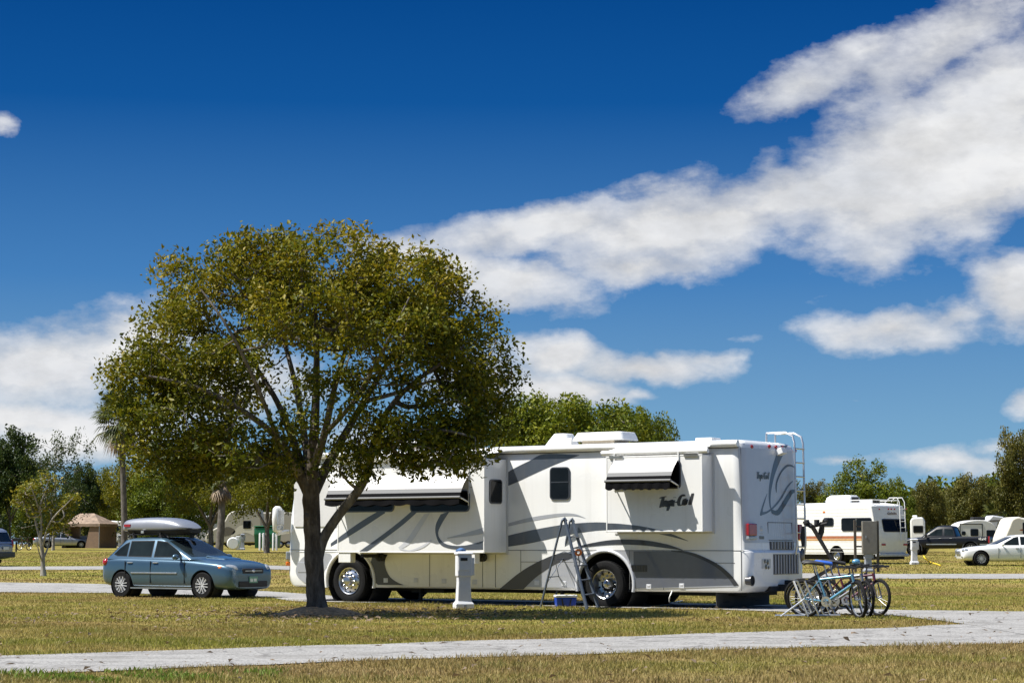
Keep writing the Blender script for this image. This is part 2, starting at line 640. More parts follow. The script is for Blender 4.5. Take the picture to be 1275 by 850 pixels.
def build_rv():
    rv = thing('motorhome', 'large white motorhome with grey swooshes and slide-outs parked behind the big tree', 'motorhome', RVO, PI - TH)
    W0, W1 = -2.5, 0.0
    L = 12.05
    rings = []
    for z, x0, x1, i in ((.34, .10, 11.90, .05), (.37, .02, 11.97, .015), (.46, -.06, 12.02, 0), (.6, -.07, 12.05, 0), (1.13, -.07, 12.06, 0), (1.15, -.055, 12.06, 0), (1.19, 0, 12.05, 0),
                         (1.9, .034, 12.02, 0), (2.6, .068, 11.90, 0), (3.24, .10, 11.74, 0), (3.33, .125, 11.68, .03), (3.385, .19, 11.55, .12), (3.41, .3, 11.4, .25), (3.43, .7, 11.0, .6)):
        rings.append(plan_ring(z, x0, x1, W0 + i, W1 - i, .22, .34))
    body = MB().loft(rings).build('body', MAT['rv_white'], rv)
    UF, UR = 10.08, 3.31
    c = MB()
    for u in (UF, UR):
        c.lathe([(0.001, -.75), (.66, -.75), (.66, .2), (0.001, .2)], (u, 0, .47), 'Y', 48)
    cut(body, c, 35)
    for u in (UF, UR):     # liners of the wheel wells
        MB().lathe([(0.001, -.74), (.652, -.74), (.652, -.03)], (u, 0, .47), 'Y', 48).build('wheel_well', MAT['dark'], rv)
    for u in (UF, UR):     # pale fender rings
        pts = []
        for i in range(33):
            a = R(-12 + 204 * i / 32)
            pts.append((u + .695 * math.cos(a), .004, .47 + .695 * math.sin(a)))
        MB().tube(pts, .038, 8).build('fender_trim', MAT['rv_white'] if u == UF else MAT['rv_pale'], rv, smooth=50)
        truck_wheel(rv, u, u == UR)
    m = MB()               # chassis and axles
    m.box((6.1, -1.25, .42), (11.2, 2.2, .20))
    for y in (-.8, -1.7): m.box((5.9, y, .36), (10.8, .12, .22))
    m.tube([(UR, -.3, .48), (UR, -2.2, .48)], .12, 10); m.tube([(UF, -.3, .45), (UF, -2.2, .45)], .09, 10)
    m.box((1.1, -1.25, .40), (1.6, 1.3, .28)); m.box((8.2, -.9, .38), (.9, 1.0, .30))
    m.build('chassis', MAT['dark'], rv)
    for u in (UF, UR):
        for y in ((-2.48,) if u == UF else (-2.48, -2.14, -.36)):
            m = MB()
            m.lathe([(.28, 0), (.46, 0.02), (.48, .06), (.48, .22), (.46, .26), (.28, .28)], (u, y, .48), 'Y', 32)
            m.build('far_tyre', MAT['rubber'], rv, smooth=40)
    for u in (8.35, 4.6):    # levelling jacks
        m = MB().tube([(u, -.35, .5), (u, -.35, .06)], .045, 8).box((u, -.35, .035), (.34, .34, .05))
        m.build('levelling_jack', MAT['dark'], rv)

    # roof edge and roof furniture
    MB().tube([(11.35, .02, 3.315), (.16, .02, 3.315)], .072, 12).build('roof_rail', MAT['rv_white'], rv, smooth=40)
    MB().box((5.8, .006, 3.235), (11.3, .012, .02)).build('roof_seam', MAT['seam'], rv)
    def ac(pxa, pxb, py0, py1, y, wid, name, tapers, mat='roof_white'):
        ua, z0 = S(pxa, py1, y); ub, _ = S(pxb, py1, y); z1 = S((pxa + pxb) / 2, py0, y)[1]
        z0 = 3.40 if 'dome' in name else 3.52
        if 'dome' not in name: MB().box(((ua + ub) / 2, y, 3.46), (abs(ua - ub) * .62, wid * .8, .16)).build('roof_base', MAT['beige'], rv)
        rr = []
        for t, z, in ((0, z0), (.5, z0 + (z1 - z0) * .55), (.9, z1 - .02), (1, z1)):
            q = tapers * t
            lo, hi = min(ua, ub), max(ua, ub)
            rr.append(plan_ring(z, lo + q * .6, hi - q, y - wid / 2 + q * .5, y + wid / 2 - q * .5, .1, .1, 4))
        return MB().loft(rr).build(name, MAT[mat], rv, smooth=35, bevel=.015)
    ac(786, 722, 538.5, 551, -1.25, .75, 'air_conditioner', .10)
    ac(716, 684, 540, 553, -1.25, .6, 'satellite_dome', .22)
    ac(560, 500, 549, 560, -1.25, .75, 'air_conditioner', .10)
    u, z = S(708, 546, -.95); MB().box((u, -.95, 3.52), (.16, .02, .16)).build('roof_vent', MAT['cover_grey'], rv)
    MB().box((8.0, -1.2, 3.45), (.4, .4, .12)).build('roof_hatch', MAT['roof_white'], rv, bevel=.02)
    MB().box((1.4, -1.0, 3.45), (.4, .4, .10)).build('roof_hatch', MAT['roof_white'], rv, bevel=.02)

    # body side: panel joints
    m = MB()
    zs = S(640, 684.6)[1]
    m.box((6.0, .002, zs), (11.9, .006, .012))
    zl = S(640, 699)[1]
    for px in (535, 601, 617, 648.5, 784, 826, 923):
        u, _ = S(px, 700)
        m.box((u, .002, (zs + .38) / 2), (.011, .006, zs - .38))
    for a, b in ((648.5, 720), (790, 915)):
        ua, ub = S(a, 700)[0], S(b, 700)[0]
        m.box(((ua + ub) / 2, .002, zl), (abs(ua - ub), .006, .010))
    u = S(923, 620)[0]
    m.box((u, .002, 2.2), (.010, .006, 2.05))
    m.build('panel_joint', MAT['seam'], rv)
    for px, py in ((546, 726), (594, 725), (620, 724), (553, 722)):
        pass
    for px, py in ((480.5, 722), (518, 722), (553, 723), (591, 724), (668.5, 725), (702.5, 726), (849, 729), (808, 730)):
        u, z = S(px, py)
        m = MB().box((u, .006, z), (.12, .014, .10)); m.box((u, .012, z + .02), (.07, .014, .04))
        m.build('latch', MAT['rv_pale'], rv, bevel=.006)

    # body side: painted swooshes
    G, K, V, Pl = MAT['rv_grey'], MAT['rv_black'], MAT['rv_silver'], MAT['rv_pale']
    band([(626, 592), (640, 583), (660, 573), (675, 565.5), (700, 565)], [(626, 607), (640, 601.5), (660, 592), (690, 578.5), (722, 566.3)], 0, .004, 'stripe', G, rv)
    band([(626, 653), (660, 644), (695, 639), (715, 639.3), (729, 644.5)], [(626, 656.5), (660, 649), (695, 643), (715, 642), (729, 644.8)], 0, .004, 'stripe', V, rv)
    band([(626, 668), (660, 660), (700, 653), (735, 650), (760, 650.5), (800, 655), (835, 664), (857, 673)],
         [(626, 681), (660, 676), (700, 667), (735, 661), (760, 659.5), (800, 661), (835, 667.5), (857, 673.4)], 0, .004, 'stripe', G, rv)
    # lower silver panel, then darker bands over it
    lowp = [(653, 731.5), (668, 718), (690, 702.5), (715, 693), (745, 686.5), (790, 684.8), (840, 685.2), (865, 689), (890, 700), (908, 713), (919, 727), (918, 730)]
    def arch_edge(r=.665):
        return [(UR + r * math.cos(R(a)), .47 + r * math.sin(R(a))) for a in range(-6, 187, 6)]
    pts = smooth_poly([S(*p) for p in lowp], 6)
    pts = [(a, max(.395, b)) for a, b in pts]
    pts += [(UR - .70, .395)] + arch_edge()[::-1] + [(UR + .70, .395)]
    q = MB().sheet(pts, lambda a, b: (a, .004, b)).build('lower_panel', V, rv, recalc=False)
    dk = [(789, 686), (840, 686), (865, 690), (888, 701), (904, 713), (914, 726), (914, 731), (789, 733)]
    pts = smooth_poly([S(*p) for p in dk[:6]], 6) + [S(914, 728), S(789, 732)]
    pts = [(a, max(.40, b)) for a, b in pts]
    MB().sheet(pts, lambda a, b: (a, .0065, b)).build('lower_panel', MAT['lower_grey'], rv, recalc=False)
    band([(622, 733), (645, 714), (665, 701.5), (690, 690.5), (716, 685.5)], [(652, 733), (668, 718), (690, 702.8), (705, 697), (718, 692.5)], 0, .008, 'stripe', K, rv)
    band([(712, 682), (735, 676), (765, 671.5), (800, 672), (830, 677), (850, 684)], [(712, 682.6), (735, 679.8), (765, 677.5), (800, 678.5), (830, 682), (850, 684.6)], 0, .008, 'stripe', K, rv)
    band([(836, 684.5), (862, 687.5), (890, 699.5), (908, 713), (920, 728)], [(836, 686), (858, 690), (885, 701.5), (903, 715), (914, 729)], 0, .009, 'stripe', K, rv)
    # front: brown-black comma under the slide, silver lamp panel, pale wedge
    cm = [(467, 686), (462.5, 697), (460.5, 708), (463, 719), (470, 727), (476, 731), (514, 732), (498, 726), (486, 718), (480, 706), (479.5, 697), (483, 686)]
    pts = [(a, max(.40, b)) for a, b in smooth_poly([S(*p) for p in cm], 4, True)]
    MB().sheet(pts, lambda a, b: (a, .005, b)).build('stripe', MAT['rv_black'], rv, recalc=False)
    lp = [(411, 689), (385, 690), (374, 697), (368.5, 708), (371, 718), (382, 726), (398, 727), (404, 710), (411, 700)]
    MB().sheet(smooth_poly([S(*p) for p in lp], 4, True), lambda a, b: (a, .005, b)).build('lower_panel', V, rv, recalc=False)
    u0, z0 = S(390, 699.5); u1, z1 = S(371, 712)
    MB().box(((u0 + u1) / 2, .008, (z0 + z1) / 2), (abs(u0 - u1), .01, abs(z0 - z1))).build('battery_door', V, rv, bevel=.004)
    MB().box((S(400, 690)[0], .004, zs - .045), (1.5, .008, .014)).build('trim', Pl, rv)

    # windows and covers
    ua, za = S(685, 581.5); ub, zb = S(710, 622)
    side_window(rv, ub, ua, zb, za, 0, .09, bar=S(697, 600)[1])
    u0, z0 = S(419, 655); u1, z1 = S(367, 597)
    MB().prism(rounded_rect(u0, u1, z0, 2.75, .05), lambda a, b: (a, .002, b), lambda a, b: (a, .02, b)).build('window_cover', MAT['cover_grey'], rv)
    m = MB()
    for i in range(9):
        t = i / 8
        m.add([(11.9 + .17 - .02 * t, -.4 - t * 1.7, 1.35), (11.75, -.4 - t * 1.7, 2.8)], [])
    m.add([(12.075, -.35, 1.45), (12.075, -2.15, 1.45), (11.86, -2.15, 2.85), (11.86, -.35, 2.85)], [(0, 1, 2, 3)])
    m.build('windshield_cover', MAT['cover_grey'], rv)
    # headlight corner
    for pxa, pya, mt, nm, hh in ((359, 691.5, 'clear_lens', 'headlight', .20), (358.6, 701.3, 'amber_lens', 'turn_signal', .10)):
        z = S(pxa, pya)[1]
        MB().box((11.97, -.10, z), (.16, .16, hh), rz=R(-45)).build(nm, MAT[mt], rv, bevel=.03, seg=3)

    # slide-outs
    def slide(px0, px1, pyt, pyb, dep, ztop=None):
        ua, zb = S(px0, pyb, dep); ub, _ = S(px1, pyb, dep)
        zt = ztop or S((px0 + px1) / 2, pyt, dep)[1]
        lo, hi = min(ua, ub), max(ua, ub)
        o = MB().box(((lo + hi) / 2, dep / 2 - .05, (zt + zb) / 2), (hi - lo, dep + .1, zt - zb)).build('slide_out', MAT['rv_white'], rv, bevel=.018)
        # flange and shadow gap against the wall
        MB().box(((lo + hi) / 2, .008, (zt + zb) / 2), (hi - lo + .10, .016, zt - zb + .08)).build('seal', MAT['cover_grey'], o)
        m = MB()
        for x in (lo + .012, hi - .012): m.box((x, dep - .012, (zt + zb) / 2), (.03, .036, zt - zb + .01))
        m.box(((lo + hi) / 2, dep - .012, zb + .012), (hi - lo, .036, .03)); m.box(((lo + hi) / 2, dep - .012, zt - .012), (hi - lo, .036, .03))
        m.build('edge_trim', MAT['rv_white'], o, bevel=.006)
        return o, lo, hi, zb, zt
    D1 = .83
    s1, lo, hi, zb, zt = slide(603, 420, 566, 688, D1, 3.12)
    # end face window of the front slide (plane x = lo, facing -x)
    y0, y1 = SX(624.5, 612, lo)[0], SX(609, 612, lo)[0]
    zz0, zz1 = SX(617, 627, lo)[1], SX(617, 596.5, lo)[1]
    yl, yh = min(y0, y1), max(y0, y1)
    f = MB().prism(rounded_rect(yl, yh, zz0, zz1, .08), lambda a, b: (lo, a, b), lambda a, b: (lo - .02, a, b)).build('window', MAT['rv_black'], s1)
    MB().sheet(rounded_rect(yl + .03, yh - .03, zz0 + .03, zz1 - .03, .05), lambda a, b: (lo - .024, a, b)).build('pane', MAT['glass'], f)
    for a, b in ((585, 511), (491, 428)):
        ua, z0 = S(a, 637, D1); ub, _ = S(b, 637, D1); z1 = S((a + b) / 2, 611, D1)[1]
        side_window(s1, ua, ub, z0, z1, D1, .10)
    y = D1
    o = .005
    band([(412, 676), (435, 659), (455, 645.5), (475, 634)], [(412, 680.5), (435, 667), (455, 654.5), (480, 638)], y, o, 'stripe', G, s1)
    band([(446, 687), (470, 670), (495, 651), (515, 634)], [(456, 687), (478, 671), (503, 652), (523, 634)], y, o, 'stripe', G, s1)
    band([(496, 681), (506, 672), (517, 656), (528, 640)], [(498, 684), (512, 675), (525, 655), (536, 638)], y, o, 'stripe', Pl, s1)
    band([(497, 681), (510, 684.5), (525, 679), (537, 671.5)], [(499, 684.5), (512, 686), (527, 681.5), (538, 673)], y, o + .001, 'stripe', Pl, s1)
    band([(549, 640), (543, 652), (542.5, 664), (548, 677), (560, 682.5), (580, 684), (602, 683.5)], [(560, 636), (550, 652), (545.5, 664), (551, 674), (562, 678.5), (580, 678.5), (602, 673)], y, o, 'stripe', G, s1)
    band([(557, 669), (575, 664.5), (590, 660), (602, 656.5)], [(557, 670), (575, 668), (590, 666), (602, 664)], y, o + .001, 'stripe', V, s1)
    awning(rv, S(572, 617, D1 + .35)[0], S(405, 617, D1 + .35)[0], S(577, 591, D1)[1], D1, .35, S(577, 591, D1)[1] - S(572, 618.5, D1 + .35)[1], .17)
    # topper roll above the front slide
    MB().tube([(lo - .05, D1 + .03, 3.16), (hi + .05, D1 + .03, 3.16)], .055, 12).build('slide_topper', MAT['rv_white'], rv, smooth=40)
    m = MB()
    m.add([(lo, .03, 3.30), (hi, .03, 3.30), (hi, D1 + .03, 3.20), (lo, D1 + .03, 3.20)], [(0, 1, 2, 3)])
    m.build('topper_fabric', MAT['awn_white'], rv, solid=.006)
    for px0, px1, py1 in ((421, 436, 700), (586, 591, 702)):      # slide arm covers
        ua, z0 = S(px0, py1, D1); ub, _ = S(px1, py1, D1)
        MB().box(((ua + ub) / 2, D1 - .10, (z0 + zb) / 2), (abs(ua - ub), .18, zb - z0 - .004)).build('slide_arm_cover', MAT['rv_white'], s1, bevel=.01)
    for u in (lo + .55, hi - .65):
        MB().bar((u, .0, zb - .07), (u, D1 - .05, zb - .07), .07, .08).build('slide_rail', MAT['dark'], s1)
        MB().lathe([(.001, -.06), (.09, -.06), (.09, .06), (.001, .06)], (u, .12, zb - .10), 'Y', 16).build('slide_motor', MAT['dark'], s1)

    D2 = .42
    s2, lo2, hi2, zb2, zt2 = slide(875, 755, 566, 661.5, D2, 3.10)
    ua, z0 = S(848, 608, D2); ub, z1 = S(762, 574, D2)
    side_window(s2, ua, ub, z0 + .0, z1, D2, .08)
    awning(rv, S(834, 597, D2 + .36)[0], S(754, 597, D2 + .36)[0], S(848, 571, D2)[1], D2, .36, S(848, 571, D2)[1] - S(834, 597.5, D2 + .36)[1], .19, n=40)
    MB().tube([(lo2 - .12, D2 - .03, 3.17), (hi2 + .12, D2 - .03, 3.17)], .052, 12).build('slide_topper', MAT['rv_white'], rv, smooth=40)
    m = MB().add([(lo2, .03, 3.28), (hi2, .03, 3.28), (hi2, D2 - .03, 3.21), (lo2, D2 - .03, 3.21)], [(0, 1, 2, 3)])
    m.build('topper_fabric', MAT['awn_white'], rv, solid=.006)
    for u in (lo2 + .25, hi2 - .25):
        MB().box((u, D2 + .012, 3.08), (.32, .03, .05)).build('topper_bracket', MAT['steel'], s2)
    band([(756, 651), (770, 651.5), (787, 653.2), (800, 655), (830, 661)], [(756, 659.2), (770, 658.6), (787, 658.8), (800, 660), (812, 661.4)], D2, .004, 'stripe', G, s2)
    # script lettering on the rear slide
    m = MB()
    ux, zx = S(821, 631.5, D2); uy, zy = S(860.5, 619, D2)
    hgt = (zy - zx) * 1.05; wid = abs(ux - uy)
    for st in SCRIPT:
        ribbon(m, [(p[0] / 3.95, p[1]) for p in st], .11, lambda a, b: (ux - wid * (a + .04 * b), D2 + .006, zx + hgt * b + .05 * a))
    m.build('lettering', MAT['rv_black'], s2, recalc=False)

    # louvre grille by the rear wheel, side
    ua, z0 = S(806, 711.5); ub, z1 = S(786, 703)
    m = MB().box(((ua + ub) / 2, .006, (z0 + z1) / 2), (abs(ua - ub), .012, z1 - z0))
    for i in range(6):
        m.box((ua + (ub - ua) * (i + .5) / 6, .016, (z0 + z1) / 2), (.02, .012, z1 - z0 - .02))
    m.build('side_vent', MAT['rv_black'], rv)

    # ---- rear
    rp = [(932.5, 551), (948, 550.8), (970, 552), (985, 554), (991.5, 557), (995, 600), (996, 638), (965, 638.5), (939, 638.5), (936.5, 600)]
    m = MB(); vs = []
    zz = [1.33, 1.38, 1.7, 2.1, 2.5, 2.9, 3.2, 3.235]
    for i, z in enumerate(zz):
        row = [(-.22 + .224 * math.sin(R(180 - a)), rear_x(z) + .22 + .224 * math.cos(R(a))) for a in range(125, 181, 11)] + [(-.8, rear_x(z) - .004), (-1.6, rear_x(z) - .004), (-2.27, rear_x(z) - .004)]
        if i in (0, len(zz) - 1): row[0] = row[1]
        vs += [(x, y, z) for y, x in row]
    k_ = len(vs) // len(zz)
    m.add(vs, [(i * k_ + j, i * k_ + j + 1, (i + 1) * k_ + j + 1, (i + 1) * k_ + j) for i in range(len(zz) - 1) for j in range(k_ - 1)])
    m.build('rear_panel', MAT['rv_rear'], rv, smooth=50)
    GG, KK = MAT['rv_grey'], MAT['rv_black']
    rear_band([(975, 554), (967, 570), (960.5, 592), (957, 614), (957.5, 630), (960, 636)], [(983, 554.5), (976, 568), (966, 590), (960, 613), (959, 629), (961, 636.3)], 'swoosh', GG, rv)
    rear_band([(955, 614), (950, 625), (945, 640), (947, 641.5)], [(955.3, 614.5), (951.5, 626), (949, 634), (949, 639)], 'swoosh', GG, rv)
    rear_band([(947, 637), (954, 636), (963, 629), (972, 618), (980, 605), (987.5, 598)], [(946, 641.5), (955, 638), (965, 630), (974, 619), (981.5, 606.5), (987.7, 599.2)], 'swoosh', GG, rv, .008)
    rear_band([(958.5, 633), (966, 635), (973, 626), (980, 615), (986, 609), (992.5, 611)], [(960, 639), (968, 641), (976, 631), (983, 620), (987, 614), (992.7, 612)], 'swoosh', KK, rv, .010)
    rear_band([(966.5, 613), (966.3, 602), (971, 590), (979, 579.5), (986, 578), (991, 581.5)], [(967, 613), (968, 602), (973, 590), (980, 582), (986, 580.2), (991, 582.5)], 'swoosh', KK, rv, .010)
    m = MB()
    ya, za = SX(941.5, 595.5, .08); yb, zb_ = SX(955.8, 588.5, .08)
    for st in SCRIPT:
        ribbon(m, [(p[0] / 3.95, p[1]) for p in st], .11, lambda a, b: (rear_x(za) - .012, ya + (yb - ya) * (a + .04 * b), za + (zb_ - za) * b))
    m.build('lettering', MAT['rv_black'], rv, recalc=False)
    for px, py in ((936, 555.8), (958, 555.6), (966.3, 556.2), (974, 557), (989.8, 561)):
        y, z = SX(px, py, .1)
        MB().sphere((rear_x(z) - .004, y, z), (.03, .05, .04), 6).build('marker_light', MAT['red_lens'], rv, smooth=60)
    y, z = SX(968.5, 562, .1)
    MB().box((rear_x(z) - .07, y, z), (.16, .20, .13), rot=Matrix.Rotation(R(20), 3, 'Y')).box((rear_x(z) - .13, y, z - .02), (.02, .1, .07)).build('rear_camera', MAT['white_plastic'], rv, bevel=.02)
    y0, z0 = SX(931, 671.5, .0); y1, z1 = SX(941, 651.5, .0)
    tl = MB().box((.0, (y0 + y1) / 2, (z0 + z1) / 2 + .04), (.07, abs(y0 - y1), z1 - z0 - .08)).build('tail_light', MAT['red_lens'], rv, bevel=.02, seg=3)
    MB().box((.0, (y0 + y1) / 2, z0 + .035), (.066, abs(y0 - y1), .065)).build('reverse_lamp', MAT['clear_lens'], tl, bevel=.012)
    y2 = -2.5 - y0 if False else -2.42
    MB().box((.0, -2.36, (z0 + z1) / 2), (.07, .16, z1 - z0)).build('tail_light', MAT['red_lens'], rv, bevel=.02)
    # engine hatch outline, emblem, grilles
    def rrect(pxa, pya, pxb, pyb):
        a, zt_ = SX(pxa, pya, .0); b, zb__ = SX(pxb, pyb, .0)
        return min(a, b), max(a, b), zb__, zt_
    a, b, z0, z1 = rrect(957, 650, 987, 672)
    m = MB()
    for y in (a, b): m.box((rear_x(1.6) - .003, y, (z0 + z1) / 2), (.01, .014, z1 - z0))
    for z in (z0, z1): m.box((rear_x(z) - .003, (a + b) / 2, z), (.01, b - a, .014))
    m.build('hatch_joint', MAT['seam'], rv)
    m = MB()     # tall reed decal on the hatch
    for i in range(7):
        yy = a + (b - a) * (.30 + .08 * i)
        ribbon(m, [(yy, z0 + .05), (yy + .02, z0 + .25 + .05 * (i % 3)), (yy + .05 * ((i % 3) - 1), z0 + .42 + .07 * (i % 2))], .022, lambda p, q: (rear_x(q) - .005, p, q))
    m.build('reed_decal', MAT['rv_pale'], rv, recalc=False)
    for pxa, pya, pxb, pyb, nv in ((958.5, 673.5, 988, 684, 8), (959, 689.5, 990, 714, 9)):
        a, b, z0, z1 = rrect(pxa, pya, pxb, pyb)
        xx = rear_x(z0 + .1)
        g = MB().box((xx - .005, (a + b) / 2, (z0 + z1) / 2), (.02, b - a, z1 - z0)).build('grille', MAT['rv_black'], rv)
        for i in range(nv):
            m = MB()
            m.box((xx - .022, a + (b - a) * (i + .5) / nv, (z0 + z1) / 2), (.02, .045 if i % 2 else .025, z1 - z0 - .03), rz=R(25))
            m.build('louvre', MAT['rv_silver'], g)
    a, b, z0, z1 = rrect(944.5, 695.5, 955.5, 707)
    m = MB().box((rear_x(.8) - .004, (a + b) / 2, (z0 + z1) / 2), (.012, b - a, z1 - z0))
    m.build('emblem_plate', MAT['rv_silver'], rv)
    m = MB()
    for dy, dz, r_ in ((-.05, .03, .06), (.07, .05, .05), (.02, -.06, .06), (-.09, -.08, .04)):
        m.lathe([(r_, 0), (.001, -.006)], (rear_x(.8) - .011, (a + b) / 2 + dy, (z0 + z1) / 2 + dz), 'X', 5)
    m.build('emblem', MAT['rv_black'], rv)
    a, b, z0, z1 = rrect(946, 667, 951.5, 670.8)
    MB().box((rear_x(1.4) - .004, (a + b) / 2, (z0 + z1) / 2), (.01, b - a, z1 - z0)).build('badge', MAT['rv_black'], rv)
    y, z = SX(948.8, 660, 0)
    m = MB().lathe([(.07, 0), (.001, -.004)], (rear_x(z) - .004, y, z + .03), 'X', 9)
    m.box((rear_x(z) - .005, y + .01, z - .06), (.008, .13, .03)); m.build('badge', MAT['rv_silver'], rv)
    y, z = SX(996, 691, 0)
    MB().sphere((-.075, -2.33, z), (.02, .10, .16), 8).build('rear_vent', MAT['rv_black'], rv, smooth=60)
    y, z = SX(932, 722.5, 0)
    m = MB().lathe([(.085, 0), (.105, -.01), (.105, -.03), (.09, -.03), (.085, .1)], (-.06, y, z), 'X', 20)
    m.build('exhaust_pipe', MAT['rv_black'], rv, smooth=40)
    MB().lathe([(.088, 0), (.001, 0.0)], (-.064, y, z), 'X', 20).build('exhaust_bore', MAT['dark'], rv)
    # hitch
    m = MB().box((-.10, -1.3, .42), (.35, .14, .14)).box((-.02, -1.3, .40), (.15, .9, .10)); m.box((-.12, -1.62, .47), (.2, .2, .2))
    m.build('hitch', MAT['dark'], rv, bevel=.01)
    # rock guard behind the rear axle
    m = MB().box((.75, -1.25, .21), (.02, 2.3, .34)).box((.735, -1.25, .06), (.02, 2.3, .02)).box((.735, -1.25, .36), (.03, 2.3, .03))
    m.build('mud_guard', MAT['mud_rubber'], rv)
    m = MB()
    for yy in (-.5, -1.9): m.box((.733, yy, .14), (.01, .25, .03))
    m.build('mud_guard_emblem', MAT['dark'], rv)
    # rear ladder, right-hand end
    lad = node_empty('ladder', rv)
    ya, yb = -2.38, -1.98
    for y in (ya, yb):
        pts = [(.9, y, 3.42), (.9, y, 3.58), (.82, y, 3.62), (.1, y, 3.62), (-.06, y, 3.54), (-.10, y, 3.4), (-.13, y, 1.3), (-.10, y, 1.1), (0, y, 1.05)]
        pts = [(.55 if p[0] > .5 else p[0], p[1], p[2]) for p in pts]
        MB().tube(pts, .022, 8).build('rail', MAT['alu'], lad, smooth=40)
    for i in range(8):
        z = 1.25 + i * .29
        MB().tube([(-.12, ya, z), (-.12, yb, z)], .016, 8).build('rung', MAT['alu'], lad, smooth=40)
    MB().tube([(.3, ya, 3.62), (.3, yb, 3.62)], .016, 8).build('rung', MAT['alu'], lad, smooth=40)
    # driver mirror, front left corner
    mr = node_empty('mirror', rv)
    p0 = at(358, 661, 48.1)
    L_ = lambda p: RVI @ p
    base = Vector((11.95, -.05, S(360, 655)[1]))
    head = L_(at(345.5, 646, RVM @ Vector((12.35, .45, 2)) .y if False else (RVM @ Vector((12.3, .4, 2))).y))
    MB().tube([base + Vector((-.02, 0, -.12)), base + Vector((.05, .06, -.12)), head + Vector((0, 0, -.34)), head + Vector((0, 0, -.2))], .045, 8).build('mirror_arm', MAT['rv_white'], mr, smooth=40)
    rings = []
    for t, w_ in ((-.30, .07), (-.26, .10), (0, .12), (.24, .105), (.30, .05)):
        rings.append([(head.x + .10 * math.cos(a) * w_ / .12, head.y + w_ * math.sin(a) * 1.3, head.z + t) for a in [2 * PI * k / 16 for k in range(16)]])
    MB().loft(rings).build('mirror_shell', MAT['rv_white'], mr, smooth=60)
    MB().box((head.x - .095, head.y, head.z + .04), (.03, .22, .34)).build('mirror_glass', MAT['clear_lens'], mr, bevel=.01)
    MB().box((head.x - .085, head.y, head.z - .20), (.03, .2, .10)).build('mirror_glass', MAT['clear_lens'], mr, bevel=.01)
    # far mirror
    MB().box((12.2, -2.85, 2.15), (.2, .3, .5)).build('mirror', MAT['rv_white'], rv, bevel=.06)
    MB().tube([(11.9, -2.45, 2.0), (12.2, -2.85, 1.95)], .04, 8).build('mirror_arm', MAT['rv_white'], rv)
    return rv


RV = build_rv()
# ------------------------------------------------------------------ ground, roads, grass
def in_poly(x, y, poly):
    x = np.asarray(x); y = np.asarray(y)
    inside = np.zeros(x.shape, bool)
    n = len(poly)
    for i in range(n):
        x0, y0 = poly[i]; x1, y1 = poly[(i + 1) % n]
        c = ((y0 > y) != (y1 > y)) & (x < (x1 - x0) * (y - y0) / ((y1 - y0) or 1e-9) + x0)
        inside ^= c
    return inside


def groundmat():
    m, t = newmat('turf_soil')
    geo = t.n('ShaderNodeNewGeometry')
    P = geo.outputs['Position']
    c = turf_colour(t, P)
    fine = t.noise(P, 14, 6, .7)
    c = t.mix(t.ramp(fine, [(.35, .55), (.65, 0.0)]), c, (.10, .075, .03))
    p = t.n('ShaderNodeBsdfPrincipled'); out = t.n('ShaderNodeOutputMaterial')
    t.l(c, p.inputs['Base Color']); p.inputs['Roughness'].default_value = .95; p.inputs['Specular IOR Level'].default_value = .1
    b = t.n('ShaderNodeBump'); b.inputs['Strength'].default_value = .8; b.inputs['Distance'].default_value = .05
    t.l(t.noise(P, 22, 6, .7), b.inputs['Height']); t.l(b.outputs[0], p.inputs['Normal'])
    t.l(p.outputs[0], out.inputs[0]); MAT['turf_soil'] = m


def turf_colour(t, P):
    """dry lawn: straw, rust and green patches by place"""
    big = t.noise(P, .16, 4, .6)
    mp = t.n('ShaderNodeMapping'); mp.inputs['Scale'].default_value = (.22, .42, 1); mp.inputs['Location'].default_value = (3.1, 7.7, 0); t.l(P, mp.inputs[0])
    mid = t.noise(mp.outputs[0], 1.0, 5, .62)
    sm = t.noise(P, 2.6, 5, .65)
    straw = t.ramp(sm, [(.3, (.28, .215, .058)), (.7, (.44, .35, .11))])
    green = t.ramp(sm, [(.3, (.155, .165, .02)), (.7, (.29, .28, .036))])
    rust = t.ramp(sm, [(.3, (.20, .125, .042)), (.7, (.31, .21, .08))])
    c = t.mix(t.ramp(mid, [(.42, 0.0), (.58, 1.0)]), straw, green)
    c = t.mix(t.ramp(big, [(.46, 0.0), (.66, .85)]), c, rust)
    sp = t.n('ShaderNodeSeparateXYZ'); t.l(P, sp.inputs[0])
    side = t.math('SUBTRACT', t.math('SUBTRACT', sp.outputs[1], t.math('MULTIPLY', sp.outputs[0], .61)), 25.0)
    dry = t.ramp(sm, [(.3, (.22, .145, .058)), (.7, (.38, .275, .125))])
    pt = t.math('MULTIPLY', t.ramp(side, [(.0, .85), (1.0, 0.0)]), t.ramp(mid, [(.40, 1.0), (.66, .25)]))
    c = t.mix(pt, c, dry)
    return c


